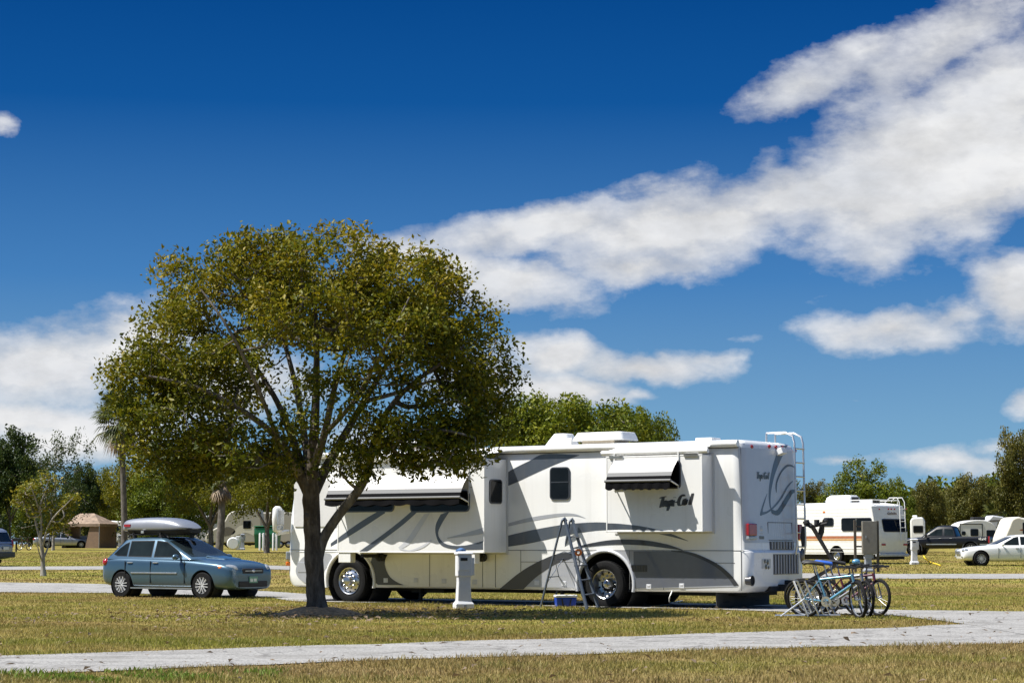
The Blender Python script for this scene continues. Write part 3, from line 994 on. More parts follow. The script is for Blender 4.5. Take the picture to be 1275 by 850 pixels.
def blademat(name, gain=1.0, green=0.0):
    m, t = newmat(name)
    geo = t.n('ShaderNodeNewGeometry')
    c = turf_colour(t, geo.outputs['Position'])
    a = t.n('ShaderNodeAttribute', attribute_name='tint')
    c = t.mix(t.ramp(a.outputs['Fac'], [(.0, .75), (.35, 0.0)]), c, (.11, .125, .018))
    c = t.mix(t.ramp(a.outputs['Fac'], [(.6, .0), (1.0, .75)]), c, (.46, .37, .16))
    if green: c = t.mix(green, c, (.12, .22, .02))
    p = t.n('ShaderNodeBsdfPrincipled'); out = t.n('ShaderNodeOutputMaterial')
    t.l(c, p.inputs['Base Color']); p.inputs['Roughness'].default_value = .6; p.inputs['Specular IOR Level'].default_value = .25
    tr = t.n('ShaderNodeBsdfTranslucent'); t.l(c, tr.inputs['Color'])
    mx = t.n('ShaderNodeMixShader'); mx.inputs[0].default_value = .3
    t.l(p.outputs[0], mx.inputs[1]); t.l(tr.outputs[0], mx.inputs[2]); t.l(mx.outputs[0], out.inputs[0])
    MAT[name] = m


groundmat()
blademat('turf_blade')
blademat('weed_blade', green=.8)

m, t_ = newmat('gravel')
geo = t_.n('ShaderNodeNewGeometry')
Pg = geo.outputs['Position']
g1 = t_.noise(Pg, 34, 5, .7)
g2 = t_.noise(Pg, .8, 5, .65)
mpg = t_.n('ShaderNodeMapping'); mpg.inputs['Rotation'].default_value = (0, 0, R(-31)); mpg.inputs['Scale'].default_value = (.12, 1.6, 1); t_.l(Pg, mpg.inputs[0])
g3 = t_.noise(mpg.outputs[0], 1.6, 5, .6)
gc = t_.ramp(g1, [(.32, (.10, .097, .092)), (.5, (.30, .29, .275)), (.7, (.48, .465, .44))])
gc = t_.mix(t_.ramp(g2, [(.46, 0.0), (.66, .6)]), gc, (.19, .18, .165))
gc = t_.mix(t_.ramp(g3, [(.5, 0.0), (.72, .55)]), gc, (.42, .41, .39))
g4 = t_.noise(Pg, 2.3, 8, .72)
gc = t_.mix(t_.ramp(g4, [(.56, 0.0), (.66, .55)]), gc, (.13, .125, .118))
vc = t_.n('ShaderNodeTexVoronoi', feature='DISTANCE_TO_EDGE'); vc.inputs['Scale'].default_value = .42
wd = t_.n('ShaderNodeVectorMath', operation='ADD'); t_.l(Pg, wd.inputs[0]); t_.l(t_.noise(Pg, 1.1, 5, .6, out=1), wd.inputs[1]); t_.l(wd.outputs[0], vc.inputs['Vector'])
gc = t_.mix(t_.ramp(vc.outputs['Distance'], [(.0, .6), (.02, 0.0)]), gc, (.09, .085, .08))
pg = t_.n('ShaderNodeBsdfPrincipled'); og = t_.n('ShaderNodeOutputMaterial')
t_.l(gc, pg.inputs['Base Color']); pg.inputs['Roughness'].default_value = .9; pg.inputs['Specular IOR Level'].default_value = .2
bg_ = t_.n('ShaderNodeBump'); bg_.inputs['Strength'].default_value = .7; bg_.inputs['Distance'].default_value = .02
t_.l(t_.noise(Pg, 45, 5, .7), bg_.inputs['Height']); t_.l(bg_.outputs[0], pg.inputs['Normal'])
t_.l(pg.outputs[0], og.inputs[0]); MAT['gravel'] = m

# the ground: one sheet out to the horizon
ys = sorted(set(list(range(-60, 50, 10)) + [50, 60, 70, 80, 90, 100, 115, 132, 150, 170, 192, 220, 260, 300, 500, 900, 1600, 3000]))
xs = [-3000, -1200, -500, -200, -100, -50, 0, 50, 100, 200, 500, 1200, 3000]
gm = MB()
gm.add([(x, y, tz(y)) for y in ys for x in xs], [(j * len(xs) + i, j * len(xs) + i + 1, (j + 1) * len(xs) + i + 1, (j + 1) * len(xs) + i) for j in range(len(ys) - 1) for i in range(len(xs) - 1)])
tag(gm.build('ground', MAT['turf_soil']), kind='structure')


def strip(name, near, far, ext0=60, ext1=60, wob=.12, lift=.012, n=90):
    """road between two edge polylines given in world x,y; extended past both ends; ragged edges"""
    def prep(c):
        c = [Vector(p) for p in c]
        if ext0: c = [c[0] - (c[1] - c[0]).normalized() * ext0] + c
        if ext1: c = c + [c[-1] + (c[-1] - c[-2]).normalized() * ext1]
        L = [0]
        for i in range(1, len(c)): L.append(L[-1] + (c[i] - c[i - 1]).length)
        o = []
        for j in range(n):
            tt = L[-1] * j / (n - 1)
            i = next((q for q in range(1, len(L)) if L[q] >= tt - 1e-6), len(L) - 1)
            o.append(c[i - 1].lerp(c[i], (tt - L[i - 1]) / max(1e-9, L[i] - L[i - 1])))
        return o
    a, b = prep(near), prep(far)
    from mathutils import noise as mn
    vs = []
    K = 9
    edge = []
    for i in range(n):
        p, q = a[i], b[i]
        d = (q - p).normalized() if (q - p).length > 1e-6 else Vector((0, 1))
        p = p + d * wob * mn.noise(Vector((p.x * .9, p.y * .9, 1.3)))
        q = q + d * wob * mn.noise(Vector((q.x * .9, q.y * .9, 5.1)))
        edge.append((p, q))
        for k in range(K):
            r = p.lerp(q, k / (K - 1))
            vs.append((r.x, r.y, tz(r.y) + lift))
    fs = [(i * K + k, i * K + k + 1, (i + 1) * K + k + 1, (i + 1) * K + k) for i in range(n - 1) for k in range(K - 1)]
    tag(MB().add(vs, fs).build(name, MAT['gravel']), kind='structure')
    return [tuple(p) for p, q in edge] + [tuple(q) for p, q in edge][::-1]


def G2(px, py):
    p = ground(px, py); return (p.x, p.y)


ROADS = []
ROADS.append(strip('road', [G2(0, 841), G2(180, 834), G2(400, 825), G2(640, 817), G2(900, 809), G2(1100, 804.5), G2(1275, 801)],
                   [G2(0, 817), G2(150, 812), G2(330, 806), G2(560, 799), G2(760, 793), G2(950, 786.5), G2(1100, 782), G2(1275, 774)], n=160, wob=.35))
_l = lambda u, y: tuple((RVM @ Vector((u, y, 0))).xy)
ROADS.append(strip('parking_pad', [G2(1240, 784), G2(1185, 775), G2(1120, 767), _l(.5, .35), _l(6, .3), _l(11.5, .4), G2(340, 744), G2(250, 741), G2(130, 738), G2(0, 737.5)],
                   [G2(1330, 762), G2(1230, 761), G2(1110, 759.5), _l(.5, -3.2), _l(6, -3.0), _l(12.3, -3.0), G2(330, 736), G2(200, 731), G2(130, 727), G2(0, 725)], ext0=2, lift=.016, n=160, wob=.3))
ROADS.append(strip('far_road', [G2(1275, 720.5), G2(1095, 720.5), (0, 76), G2(330, 708.5), G2(0, 709.5)], [G2(1275, 714.5), G2(1095, 714.7), (0, 86), G2(330, 704), G2(0, 705.5)], lift=.02, n=120, wob=.5))


def blades(name, n, yr, hgt, wid, mat, xspan=.25, xpad=3.5, clump=0.0, only=None, seed=3, skip_roads=True, px_range=None):
    rg = np.random.default_rng(seed)
    N = int(n)
    y = yr[0] + (yr[1] - yr[0]) * rg.random(N) ** .9
    x = (rg.random(N) * 2 - 1) * (y * xspan + xpad)
    if only is not None:
        k = only(x, y, rg); x, y = x[k], y[k]
    if skip_roads:
        k = np.ones(len(x), bool)
        jx, jy = x + rg.normal(size=len(x)) * .10, y + rg.normal(size=len(x)) * .16
        for pl in ROADS: k &= ~in_poly(jx, jy, pl)
        x, y = x[k], y[k]
    N = len(x)
    z = np.interp(y, KN_Y, KN_Z)
    # patchy height
    hh = hgt * (.45 + .8 * rg.random(N)) * (.75 + .35 * np.sin(x * 1.7 + np.sin(y * 1.1) * 2) * np.cos(y * 1.3 + x * .6))
    ww = wid * (.6 + .8 * rg.random(N))
    ang = rg.random(N) * 2 * PI
    lean = hh * (.15 + .75 * rg.random(N)); la = rg.random(N) * 2 * PI
    c, s = np.cos(ang) * ww / 2, np.sin(ang) * ww / 2
    V = np.empty((N, 5, 3), np.float32)
    V[:, 0] = np.stack([x - c, y - s, z - .005], 1); V[:, 1] = np.stack([x + c, y + s, z - .005], 1)
    mx, my = x + np.cos(la) * lean * .35, y + np.sin(la) * lean * .35
    V[:, 2] = np.stack([mx + c * .8, my + s * .8, z + hh * .6], 1); V[:, 3] = np.stack([mx - c * .8, my - s * .8, z + hh * .6], 1)
    V[:, 4] = np.stack([x + np.cos(la) * lean, y + np.sin(la) * lean, z + hh], 1)
    me = bpy.data.meshes.new(name)
    me.vertices.add(N * 5); me.vertices.foreach_set('co', V.ravel())
    base = (np.arange(N) * 5)[:, None]
    loops = (base + np.array([[0, 1, 2, 3, 3, 2, 4]])).ravel().astype(np.int32)
    me.loops.add(N * 7); me.loops.foreach_set('vertex_index', loops)
    me.polygons.add(N * 2)
    st = (np.arange(N) * 7)[:, None] + np.array([[0, 4]])
    me.polygons.foreach_set('loop_start', st.ravel().astype(np.int32))
    me.update(calc_edges=True)
    at_ = me.attributes.new('tint', 'FLOAT', 'POINT')
    at_.data.foreach_set('value', np.repeat(rg.random(N).astype(np.float32), 5))
    me.materials.append(MAT[mat])
    o = bpy.data.objects.new(name, me); COL.objects.link(o)
    return tag(o, kind='stuff')
def weeds(x, y, rg):
    return (x > -6.5) & (x < -2.3) & (np.abs(y - (20.6 + .12 * (x + 6))) < .75 + .3 * np.sin(x * 3)) & (np.sin(x * 5 + y * 3) > -.4)


tag(blades('grass', 260000, (18.6, 34), .062, .0075, 'turf_blade', seed=3), 'dry mixed lawn grass around the gravel road', 'grass')
tag(blades('grass', 230000, (34, 62), .052, .011, 'turf_blade', seed=4), 'mown lawn grass between the gravel road and the motorhome pad', 'grass')
tag(blades('grass', 130000, (62, 150), .06, .032, 'turf_blade', seed=5), 'mown lawn grass across the far camping sites', 'grass')
tag(blades('weeds', 26000, (18.9, 22.5), .09, .02, 'weed_blade', seed=6, only=weeds), 'bright green weeds growing along the near road edge', 'weeds')

_cl = np.random.default_rng(8)
_cx, _cy = (_cl.random(150) * 2 - 1) * 13, 18.8 + 30 * _cl.random(150) ** 1.2
_cr = .10 + .28 * _cl.random(150)


def tufts(x, y, rg):
    k = np.zeros(len(x), bool)
    for a, b, r in zip(_cx, _cy, _cr): k |= ((x - a) / 1.5) ** 2 + (y - b) ** 2 < r * r
    return k & (rg.random(len(x)) < .8)


blademat('tuft_blade', green=.18)
tag(blades('weeds', 240000, (18.7, 48), .095, .010, 'tuft_blade', seed=9, only=tufts, xspan=.3), 'taller greener weed tufts dotted through the dry lawn', 'weeds')
# ------------------------------------------------------------------ trees
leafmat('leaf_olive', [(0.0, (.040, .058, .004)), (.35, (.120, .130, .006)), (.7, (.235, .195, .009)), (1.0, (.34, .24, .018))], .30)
leafmat('leaf_dark', [(0.0, (.014, .030, .007)), (.5, (.035, .060, .012)), (1.0, (.085, .105, .018))], .25)
leafmat('leaf_mid', [(0.0, (.040, .065, .006)), (.5, (.13, .165, .012)), (1.0, (.26, .25, .020))], .3)
leafmat('leaf_gold', [(0.0, (.05, .062, .005)), (.5, (.135, .14, .008)), (1.0, (.26, .215, .012))], .32)
leafmat('leaf_brown', [(0.0, (.035, .045, .009)), (.5, (.10, .10, .018)), (1.0, (.19, .16, .034))], .25)
leafmat('leaf_lime', [(0.0, (.06, .09, .010)), (.5, (.16, .175, .018)), (1.0, (.33, .25, .02))], .35)
leafmat('palm_green', [(0.0, (.03, .045, .010)), (.5, (.075, .095, .020)), (1.0, (.16, .15, .035))], .2)
leafmat('palm_dead', [(0.0, (.14, .10, .065)), (1.0, (.34, .26, .18))], .1)


def barkmat(name, c0, c1, c2, scale=9, stretch=.25):
    m, t = newmat(name)
    tc = t.n('ShaderNodeTexCoord')
    mp = t.n('ShaderNodeMapping'); mp.inputs['Scale'].default_value = (1, 1, stretch); t.l(tc.outputs['Object'], mp.inputs[0])
    n1 = t.noise(mp.outputs[0], scale, 8, .7)
    n2 = t.noise(tc.outputs['Object'], 2.2, 5, .6)
    c = t.ramp(n1, [(.32, c0), (.5, c1), (.68, c2)])
    c = t.mix(t.ramp(n2, [(.52, 0.0), (.7, .65)]), c, c2)
    p = t.n('ShaderNodeBsdfPrincipled'); o = t.n('ShaderNodeOutputMaterial')
    t.l(c, p.inputs['Base Color']); p.inputs['Roughness'].default_value = .9; p.inputs['Specular IOR Level'].default_value = .15
    b = t.n('ShaderNodeBump'); b.inputs['Strength'].default_value = 1.0; b.inputs['Distance'].default_value = .04
    t.l(n1, b.inputs['Height']); t.l(b.outputs[0], p.inputs['Normal'])
    t.l(p.outputs[0], o.inputs[0]); MAT[name] = m


barkmat('bark', (.040, .032, .026), (.095, .078, .062), (.20, .17, .14))
barkmat('bark_limb', (.07, .06, .05), (.15, .13, .11), (.28, .25, .215), 10)
barkmat('bark_pale', (.16, .14, .12), (.32, .29, .25), (.45, .41, .36), 6)
barkmat('bark_grey', (.06, .05, .045), (.13, .115, .10), (.22, .20, .18), 8)


def leaf_mesh(name, C, size, aspect, rg, tint, mat, upbias=.35, parent=None, droop=0.0):
    """one folded diamond leaf per centre"""
    N = len(C)
    nrm = rg.normal(size=(N, 3)); nrm[:, 2] += upbias * 2
    nrm /= np.linalg.norm(nrm, axis=1, keepdims=True)
    a = rg.normal(size=(N, 3)); a[:, 2] -= droop
    a -= nrm * (a * nrm).sum(1, keepdims=True); a /= np.linalg.norm(a, axis=1, keepdims=True) + 1e-9
    b = np.cross(nrm, a)
    L = size * (.45 + 1.1 * rg.random((N, 1)) ** 1.4)
    Wd = L * aspect
    V = np.empty((N, 4, 3), np.float32)
    fold = nrm * Wd * .25
    V[:, 0] = C - a * L * .5
    V[:, 1] = C + b * Wd * .5 + fold + a * L * .05
    V[:, 2] = C + a * L * .5
    V[:, 3] = C - b * Wd * .5 + fold + a * L * .05
    me = bpy.data.meshes.new(name)
    me.vertices.add(N * 4); me.vertices.foreach_set('co', V.ravel())
    base = (np.arange(N) * 4)[:, None]
    me.loops.add(N * 6); me.loops.foreach_set('vertex_index', (base + np.array([[0, 1, 2, 0, 2, 3]])).ravel().astype(np.int32))
    me.polygons.add(N * 2); me.polygons.foreach_set('loop_start', (np.arange(N * 2) * 3).astype(np.int32))
    me.update(calc_edges=True)
    at_ = me.attributes.new('tint', 'FLOAT', 'POINT')
    at_.data.foreach_set('value', np.repeat(np.clip(tint, 0, 1).astype(np.float32), 4))
    me.materials.append(MAT[mat])
    o = bpy.data.objects.new(name, me); COL.objects.link(o)
    if parent: o.parent = parent
    return o


def grow(limbs, attr, rg, tip=.008, expo=.46, kink=.10):
    """limbs: list of polylines [(Vector, radius)], first is the trunk. Branches are grown from the
    nearest wood to every attractor. Returns tubes [(pts, radii)] and twig directions."""
    P = []; par = []; fixed = []
    tubes = []
    for lb in limbs:
        pts = smooth_poly([tuple(p) for p, r in lb], 5)
        rs = np.interp(np.linspace(0, len(lb) - 1, len(pts)), range(len(lb)), [r for p, r in lb])
        tubes.append((pts, list(rs)))
        start = int(len(pts) * (.55 if lb is limbs[0] else .15))
        for i in range(start, len(pts)):
            P.append(np.array(pts[i])); par.append(-1); fixed.append(rs[i])
    P = list(P)
    arr = np.array(P)
    root = np.array(limbs[0][-1][0])
    order = np.argsort(np.linalg.norm(attr - root, axis=1))
    cap = len(P) + len(attr) * 4 + 10
    buf = np.zeros((cap, 3)); buf[:len(P)] = arr
    n = len(P)
    ends = []
    for k in order:
        q = attr[k]
        d = np.linalg.norm(buf[:n] - q, axis=1)
        # prefer wood that lies towards the root
        back = np.linalg.norm(buf[:n] - root, axis=1)
        cost = d + .25 * np.maximum(0, back - np.linalg.norm(q - root)) + .12 * back
        j = int(np.argmin(cost))
        p = buf[j].copy()
        L = np.linalg.norm(q - p)
        m = 1 if L < .25 else (2 if L < .8 else 3)
        prev = j
        for s in range(1, m + 1):
            f = s / m
            x = p + (q - p) * f
            if s < m:
                x = x + rg.normal(size=3) * kink * L * .5
                x[2] -= .06 * L * (1 - abs(2 * f - 1))
            buf[n] = x; par.append(prev); fixed.append(0); prev = n; n += 1
        ends.append(prev)
    cnt = np.zeros(n)
    for e in ends:
        cnt[e] += 1
    for i in range(n - 1, -1, -1):
        if par[i] >= 0: cnt[par[i]] += cnt[i]
    rad = np.array([fixed[i] if par[i] < 0 else tip * max(1, cnt[i]) ** expo for i in range(n)])
    segs = [(buf[par[i]], buf[i], min(rad[par[i]], rad[i] * 1.6), rad[i]) for i in range(n) if par[i] >= 0]
    return tubes, segs, buf[:n]


def wood_mesh(name, tubes, segs, mat, parent, sides=12, ss=5, flare=True):
    m = MB()
    for ti, (pts, rs) in enumerate(tubes):
        m.tube(pts, [float(r) for r in rs], sides)
    for a, b, r0, r1 in segs:
        m.tube([a, b], [float(r0), float(r1)], ss, cap=False)
    return m.build(name, MAT[mat], parent, smooth=60, recalc=False)


def lobes_sample(lobes, n, rg, inner=.5):
    """points in a union of ellipsoids (cx,cy,cz,rx,ry,rz), weighted by size, biased to the shell"""
    v = np.array([l[3] * l[4] * l[5] for l in lobes]) ** .75
    idx = rg.choice(len(lobes), n, p=v / v.sum())
    L = np.array(lobes)[idx]
    d = rg.normal(size=(n, 3)); d /= np.linalg.norm(d, axis=1, keepdims=True)
    r = inner + (1 - inner) * rg.random((n, 1)) ** .6
    return L[:, :3] + d * r * L[:, 3:]


# ---- the big tree
def big_tree():
    rg = np.random.default_rng(21)
    Y0 = 38.5
    base = stand(395, Y0)
    t = thing('tree', 'big round-crowned leafy tree standing on a low mound before the motorhome', 'tree', base)

    def T(px, py, dy=0.0):
        return at(px, py, Y0 + dy) - base
    trunk = [(T(395, 772), .34), (T(394.5, 762), .235), (T(394, 745), .178), (T(392.5, 715), .165), (T(391, 690), .165), (T(389, 665), .155), (T(388, 642), .16), (T(387.5, 622), .155), (T(388, 604), .145)]
    limbs = [trunk,
             [(T(385, 612), .13), (T(374, 592), .105), (T(362, 574), .085), (T(336, 567, -.3), .065), (T(300, 566, -.6), .05), (T(268, 556, -.9), .036), (T(232, 543, -1.2), .02)],
             [(T(384, 612), .12), (T(376, 585, .3), .095), (T(365, 548, .6), .075), (T(345, 500, .8), .055), (T(318, 455, 1.0), .04), (T(285, 400, 1.1), .02)],
             [(T(388, 610), .14), (T(389, 575), .11), (T(392, 525), .085), (T(394, 470, .1), .065), (T(394, 410, .2), .045), (T(390, 345, .2), .02)],
             [(T(390, 612), .13), (T(403, 588, .4), .10), (T(424, 550, .7), .08), (T(452, 502, 1.0), .06), (T(484, 450, 1.2), .042), (T(515, 400, 1.3), .02)],
             [(T(394, 702), .11), (T(402, 672), .095), (T(418, 646, -.1), .088), (T(435, 624, -.2), .084), (T(449, 606, -.25), .08), (T(459, 584, -.3), .072), (T(463, 560, -.4), .064), (T(475, 524, -.6), .06), (T(505, 485, -.8), .045), (T(545, 455, -1.0), .03), (T(578, 430, -1.2), .018)],
             [(T(462, 566, -.4), .055), (T(487, 548, -.8), .045), (T(520, 538, -1.2), .035), (T(556, 536, -1.5), .025), (T(592, 545, -1.6), .014)],
             [(T(391, 580), .09), (T(404, 540, -.4), .07), (T(416, 485, -.8), .052), (T(434, 420, -1.1), .036), (T(446, 345, -1.2), .018)],
             [(T(386, 600), .09), (T(380, 550, .6), .07), (T(368, 480, 1.2), .052), (T(350, 415, 1.7), .036), (T(322, 345, 1.9), .018)],
             [(T(374, 592), .08), (T(345, 545, -.7), .062), (T(300, 510, -1.2), .048), (T(245, 482, -1.5), .034), (T(185, 468, -1.6), .018)],
             [(T(452, 500, 1.0), .05), (T(490, 490, 1.5), .04), (T(535, 475, 1.9), .03), (T(590, 465, 2.0), .016)],
             [(T(404, 540, -.4), .05), (T(440, 500, -1.4), .038), (T(480, 430, -1.9), .028), (T(510, 370, -2.0), .014)],
             [(T(345, 545, -.7), .045), (T(320, 480, -1.6), .035), (T(285, 410, -2.0), .026), (T(250, 360, -1.9), .014)]]
    px = 1 / 67.5
    spec = [  # px, py, rx, ry, dy, rdepth
        (410, 335, 105, 56, 0, 1.9), (330, 345, 72, 58, .3, 1.6), (300, 330, 42, 44, -.4, 1.2), (237, 375, 52, 56, .1, 1.3), (232, 430, 72, 62, -.6, 1.5), (190, 470, 56, 56, .2, 1.3), (172, 488, 40, 46, -.3, 1.0),
        (215, 535, 76, 52, -.5, 1.5), (205, 565, 46, 34, .2, 1.0), (300, 560, 76, 38, -.9, 1.3), (270, 475, 70, 52, -1.3, 1.1), (285, 470, 80, 56, 1.6, 1.1),
        (500, 360, 92, 58, 0, 1.8), (560, 405, 62, 60, .1, 1.5), (590, 455, 55, 60, -.2, 1.5), (612, 480, 34, 50, .1, 1.0), (570, 510, 66, 48, -.7, 1.3), (545, 555, 74, 34, -1.1, 1.2), (585, 560, 42, 36, -.9, .9), (490, 545, 56, 30, -1.3, 1.0), (600, 530, 34, 52, .3, .9),
        (490, 425, 84, 66, -1.5, 1.1), (470, 400, 90, 60, 1.8, 1.0), (390, 395, 95, 62, -1.8, 1.0), (410, 500, 70, 50, -1.5, .8), (370, 390, 100, 52, 2.0, 1.0), (430, 575, 44, 26, -1.0, .8), (350, 575, 40, 22, .7, .8), (232, 335, 34, 24, .2, .8), (250, 582, 60, 22, .5, 1.0), (545, 340, 30, 22, .3, .8)]
    lobes = []
    for x, y, rx, ry, dy, rd in spec:
        c = T(x, y, dy)
        lobes.append((c.x, c.y, c.z, rx * px * .875, rd * .95, ry * px * .875))
    attr = lobes_sample(lobes, 980, rg, .62)
    attr = attr[attr[:, 2] > T(400, 604).z]
    mid = T(400, 500)      # thin, see-through middle
    keep = (((attr[:, 0] - mid.x) / (78 * px)) ** 2 + ((attr[:, 2] - mid.z) / (66 * px)) ** 2 > 1) | (rg.random(len(attr)) < .85)
    attr = attr[keep]
    tubes, segs, _ = grow(limbs, attr, rg, tip=.0065, expo=.44)
    # gnarl the trunk surface
    tr = wood_mesh('trunk', tubes[:1], [], 'bark', t, 20, 5)
    for i, tb in enumerate(tubes[1:]):
        wood_mesh('limb', [tb], [], 'bark' if i < 5 and i != 4 else 'bark_limb', t, 10, 5)
    wood_mesh('branches', [], segs, 'bark_limb', t, 10, 5)
    from mathutils import noise as mn
    for v in tr.data.vertices:
        if v.co.z < 2.6:
            d = mn.noise(v.co * 2.3) * .035 + mn.noise(v.co * 6) * .014
            rr = Vector((v.co.x, v.co.y, 0))
            if rr.length > .12: v.co += rr.normalized() * d
    m = MB(); m.sphere(T(383.5, 643, -.08), (.08, .09, .10), 6); m.build('burl', MAT['bark'], t, smooth=60)
    # leaves, in sprays round every branch end
    per = rg.integers(36, 165, len(attr))
    C = np.repeat(attr, per, 0)
    off = rg.normal(size=C.shape); off /= np.linalg.norm(off, axis=1, keepdims=True)
    off *= (.05 + .36 * rg.random((len(C), 1)) ** .7) * np.array([1, 1, .75])
    C = C + off
    ct = np.repeat(rg.random(len(attr)), per)
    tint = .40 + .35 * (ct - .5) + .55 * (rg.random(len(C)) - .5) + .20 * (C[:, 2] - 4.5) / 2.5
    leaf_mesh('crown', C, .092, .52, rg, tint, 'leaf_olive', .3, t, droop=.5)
    return base


TREE_BASE = big_tree()

# mound at its foot
m = MB()
rgm = random.Random(4)
from mathutils import noise as mnoise
rings = []
NR, NA = 12, 48
vs = [(TREE_BASE.x, TREE_BASE.y, .20)]
for i in range(1, NR + 1):
    f = i / NR
    for k in range(NA):
        a = 2 * PI * k / NA
        rad = f * (1.0 + .22 * mnoise.noise(Vector((math.cos(a) * 1.3, math.sin(a) * 1.3, 2))))
        hgt = .19 * (math.cos(f * PI) * .5 + .5) ** .8 + .05 * mnoise.noise(Vector((math.cos(a) * f * 3, math.sin(a) * f * 3, 7))) * (1 - f) - (.02 if i == NR else 0)
        vs.append((TREE_BASE.x + rad * math.cos(a) * 1.0, TREE_BASE.y + rad * math.sin(a) * .95, max(-.02, hgt)))
fs = [(0, 1 + k, 1 + (k + 1) % NA) for k in range(NA)]
for i in range(NR - 1):
    for k in range(NA):
        l = (k + 1) % NA
        fs.append((1 + i * NA + k, 1 + (i + 1) * NA + k, 1 + (i + 1) * NA + l, 1 + i * NA + l))
pm('mulch', (.36, .22, .11), .95, var=.5, scale=14, bump=1.0, bscale=30)
tag(MB().add(vs, fs).build('mound', MAT['mulch'], smooth=80), kind='structure')


# ---- trees of the campground and beyond, grown once per kind and copied
def wild_tree(h, w, seed, leafmat_, nleaf, leaf, lobes=10, base_f=.10, bark='bark_grey', dens=.62, trunk_r=.16, attr_n=170, tintb=.5):
    rg = np.random.default_rng(seed)
    t = bpy.data.objects.new('tree', None); COL.objects.link(t)
    zc = h * (base_f + (1 - base_f) / 2)
    L = []
    for i in range(lobes):
        a = 2 * PI * (i + rg.random() * .6) / lobes
        rr = w / 2 * (.25 + .42 * rg.random())
        zz = h * (base_f + .12 + (.86 - base_f - .16) * rg.random())
        shrink = 1 - .45 * max(0, (zz / h - .6)) / .4
        s_ = w * (.17 + .12 * rg.random())
        L.append((math.cos(a) * rr * shrink, math.sin(a) * rr * shrink, zz, s_ * 1.1, s_ * 1.1, s_ * .82))
    L.append((0, 0, h * .80, w * .27, w * .27, h * .19)); L.append((0, 0, h * .58, w * .36, w * .36, h * .22))
    attr = lobes_sample(L, attr_n, rg, dens)
    attr = attr[(attr[:, 2] > h * base_f * .8)]
    limbs = [[(Vector((0, 0, -.1)), trunk_r * 1.4), (Vector((.05, 0, h * .10)), trunk_r), (Vector((-.05 * h * .2, .03 * h * .3, h * .30)), trunk_r * .8), (Vector((.02 * h, 0, h * .55)), trunk_r * .45), (Vector((0, 0, h * .8)), trunk_r * .15)]]
    for i in range(4):
        a = 2 * PI * (i + rg.random()) / 4
        limbs.append([(Vector((0, 0, h * .22)), trunk_r * .6), (Vector((math.cos(a) * w * .12, math.sin(a) * w * .12, h * .38)), trunk_r * .42), (Vector((math.cos(a) * w * .27, math.sin(a) * w * .27, h * (.5 + .15 * rg.random()))), trunk_r * .18)])
    tubes, segs, _ = grow(limbs, attr, rg, tip=.014, expo=.42)
    wood_mesh('trunk', tubes, segs, bark, t, 8, 4)
    per = max(1, nleaf // len(attr))
    C = np.repeat(attr, per, 0)
    off = rg.normal(size=C.shape); off /= np.linalg.norm(off, axis=1, keepdims=True)
    off *= w * (.01 + .085 * rg.random((len(C), 1)) ** .6)
    C = C + off
    ct = np.repeat(rg.random(len(attr)), per)
    tint = tintb + .4 * (ct - .5) + .5 * (rg.random(len(C)) - .5) + .15 * (C[:, 2] - zc) / (h / 2)
    leaf_mesh('crown', C, leaf, .6, rg, tint, leafmat_, .4, t)
    return t


def fan_palm(h, seed, crown_r=1.7, nfr=34, dead=14, green=True):
    rg = random.Random(seed)
    t = bpy.data.objects.new('palm_tree', None); COL.objects.link(t)
    pts = [(0, 0, -.1), (.05, 0, h * .3), (.02, .03, h * .6), (-.02, 0, h)]
    MB().tube(smooth_poly(pts, 6), [.24 - .06 * i / 18 for i in range(19)], 10).build('trunk', MAT['bark_grey'], t, smooth=60)

    def frond(m, tints, az_, el_, plen, blade, n, droop, tv):
        d = Vector((math.cos(az_) * math.cos(el_), math.sin(az_) * math.cos(el_), math.sin(el_)))
        p0 = Vector((0, 0, h - .05)); p1 = p0 + d * plen + Vector((0, 0, -droop * plen * .4))
        side = d.cross(Vector((0, 0, 1))).normalized(); up = side.cross(d)
        m.bar(p0, p1, .035, .02)
        tints += [tv * .8] * 8
        for i in range(n):
            f = (i / (n - 1) - .5) * 2
            a = f * R(105)
            q = (d * math.cos(a) + side * math.sin(a)).normalized()
            bl = blade * (1 - .35 * abs(f)) * rg.uniform(.85, 1.1)
            fold = up * (abs(f) * -.12)
            e = p1 + (q + fold) * bl * .6
            tip = p1 + (q + fold) * bl + Vector((0, 0, -droop * bl * .55))
            wv_ = q.cross(up).normalized() * .055
            m.add([p1, e + wv_, tip, e - wv_], [(0, 1, 2, 3)])
            tints += [tv + rg.uniform(-.2, .2)] * 4
    for nm, N, mt in (('crown', nfr, 'palm_green'), ('dead_fronds', dead, 'palm_dead')):
        if nm == 'crown' and not green: continue
        m = MB(); tn = []
        for i in range(N):
            az_ = rg.uniform(0, 2 * PI)
            if nm == 'crown':
                f = i / N
                frond(m, tn, az_, R(75 - 105 * f + rg.uniform(-10, 10)), crown_r * rg.uniform(.45, .6), crown_r * rg.uniform(.5, .62), 18, .2 + .5 * f, .35 + .4 * rg.random())
            else:
                frond(m, tn, az_, R(rg.uniform(-80, -50)), crown_r * rg.uniform(.35, .5), crown_r * .45, 12, .8, rg.random())
        o = m.build(nm, MAT[mt], t, recalc=False)
        a = o.data.attributes.new('tint', 'FLOAT', 'POINT'); a.data.foreach_set('value', np.clip(np.array(tn, np.float32), 0, 1))
    return t


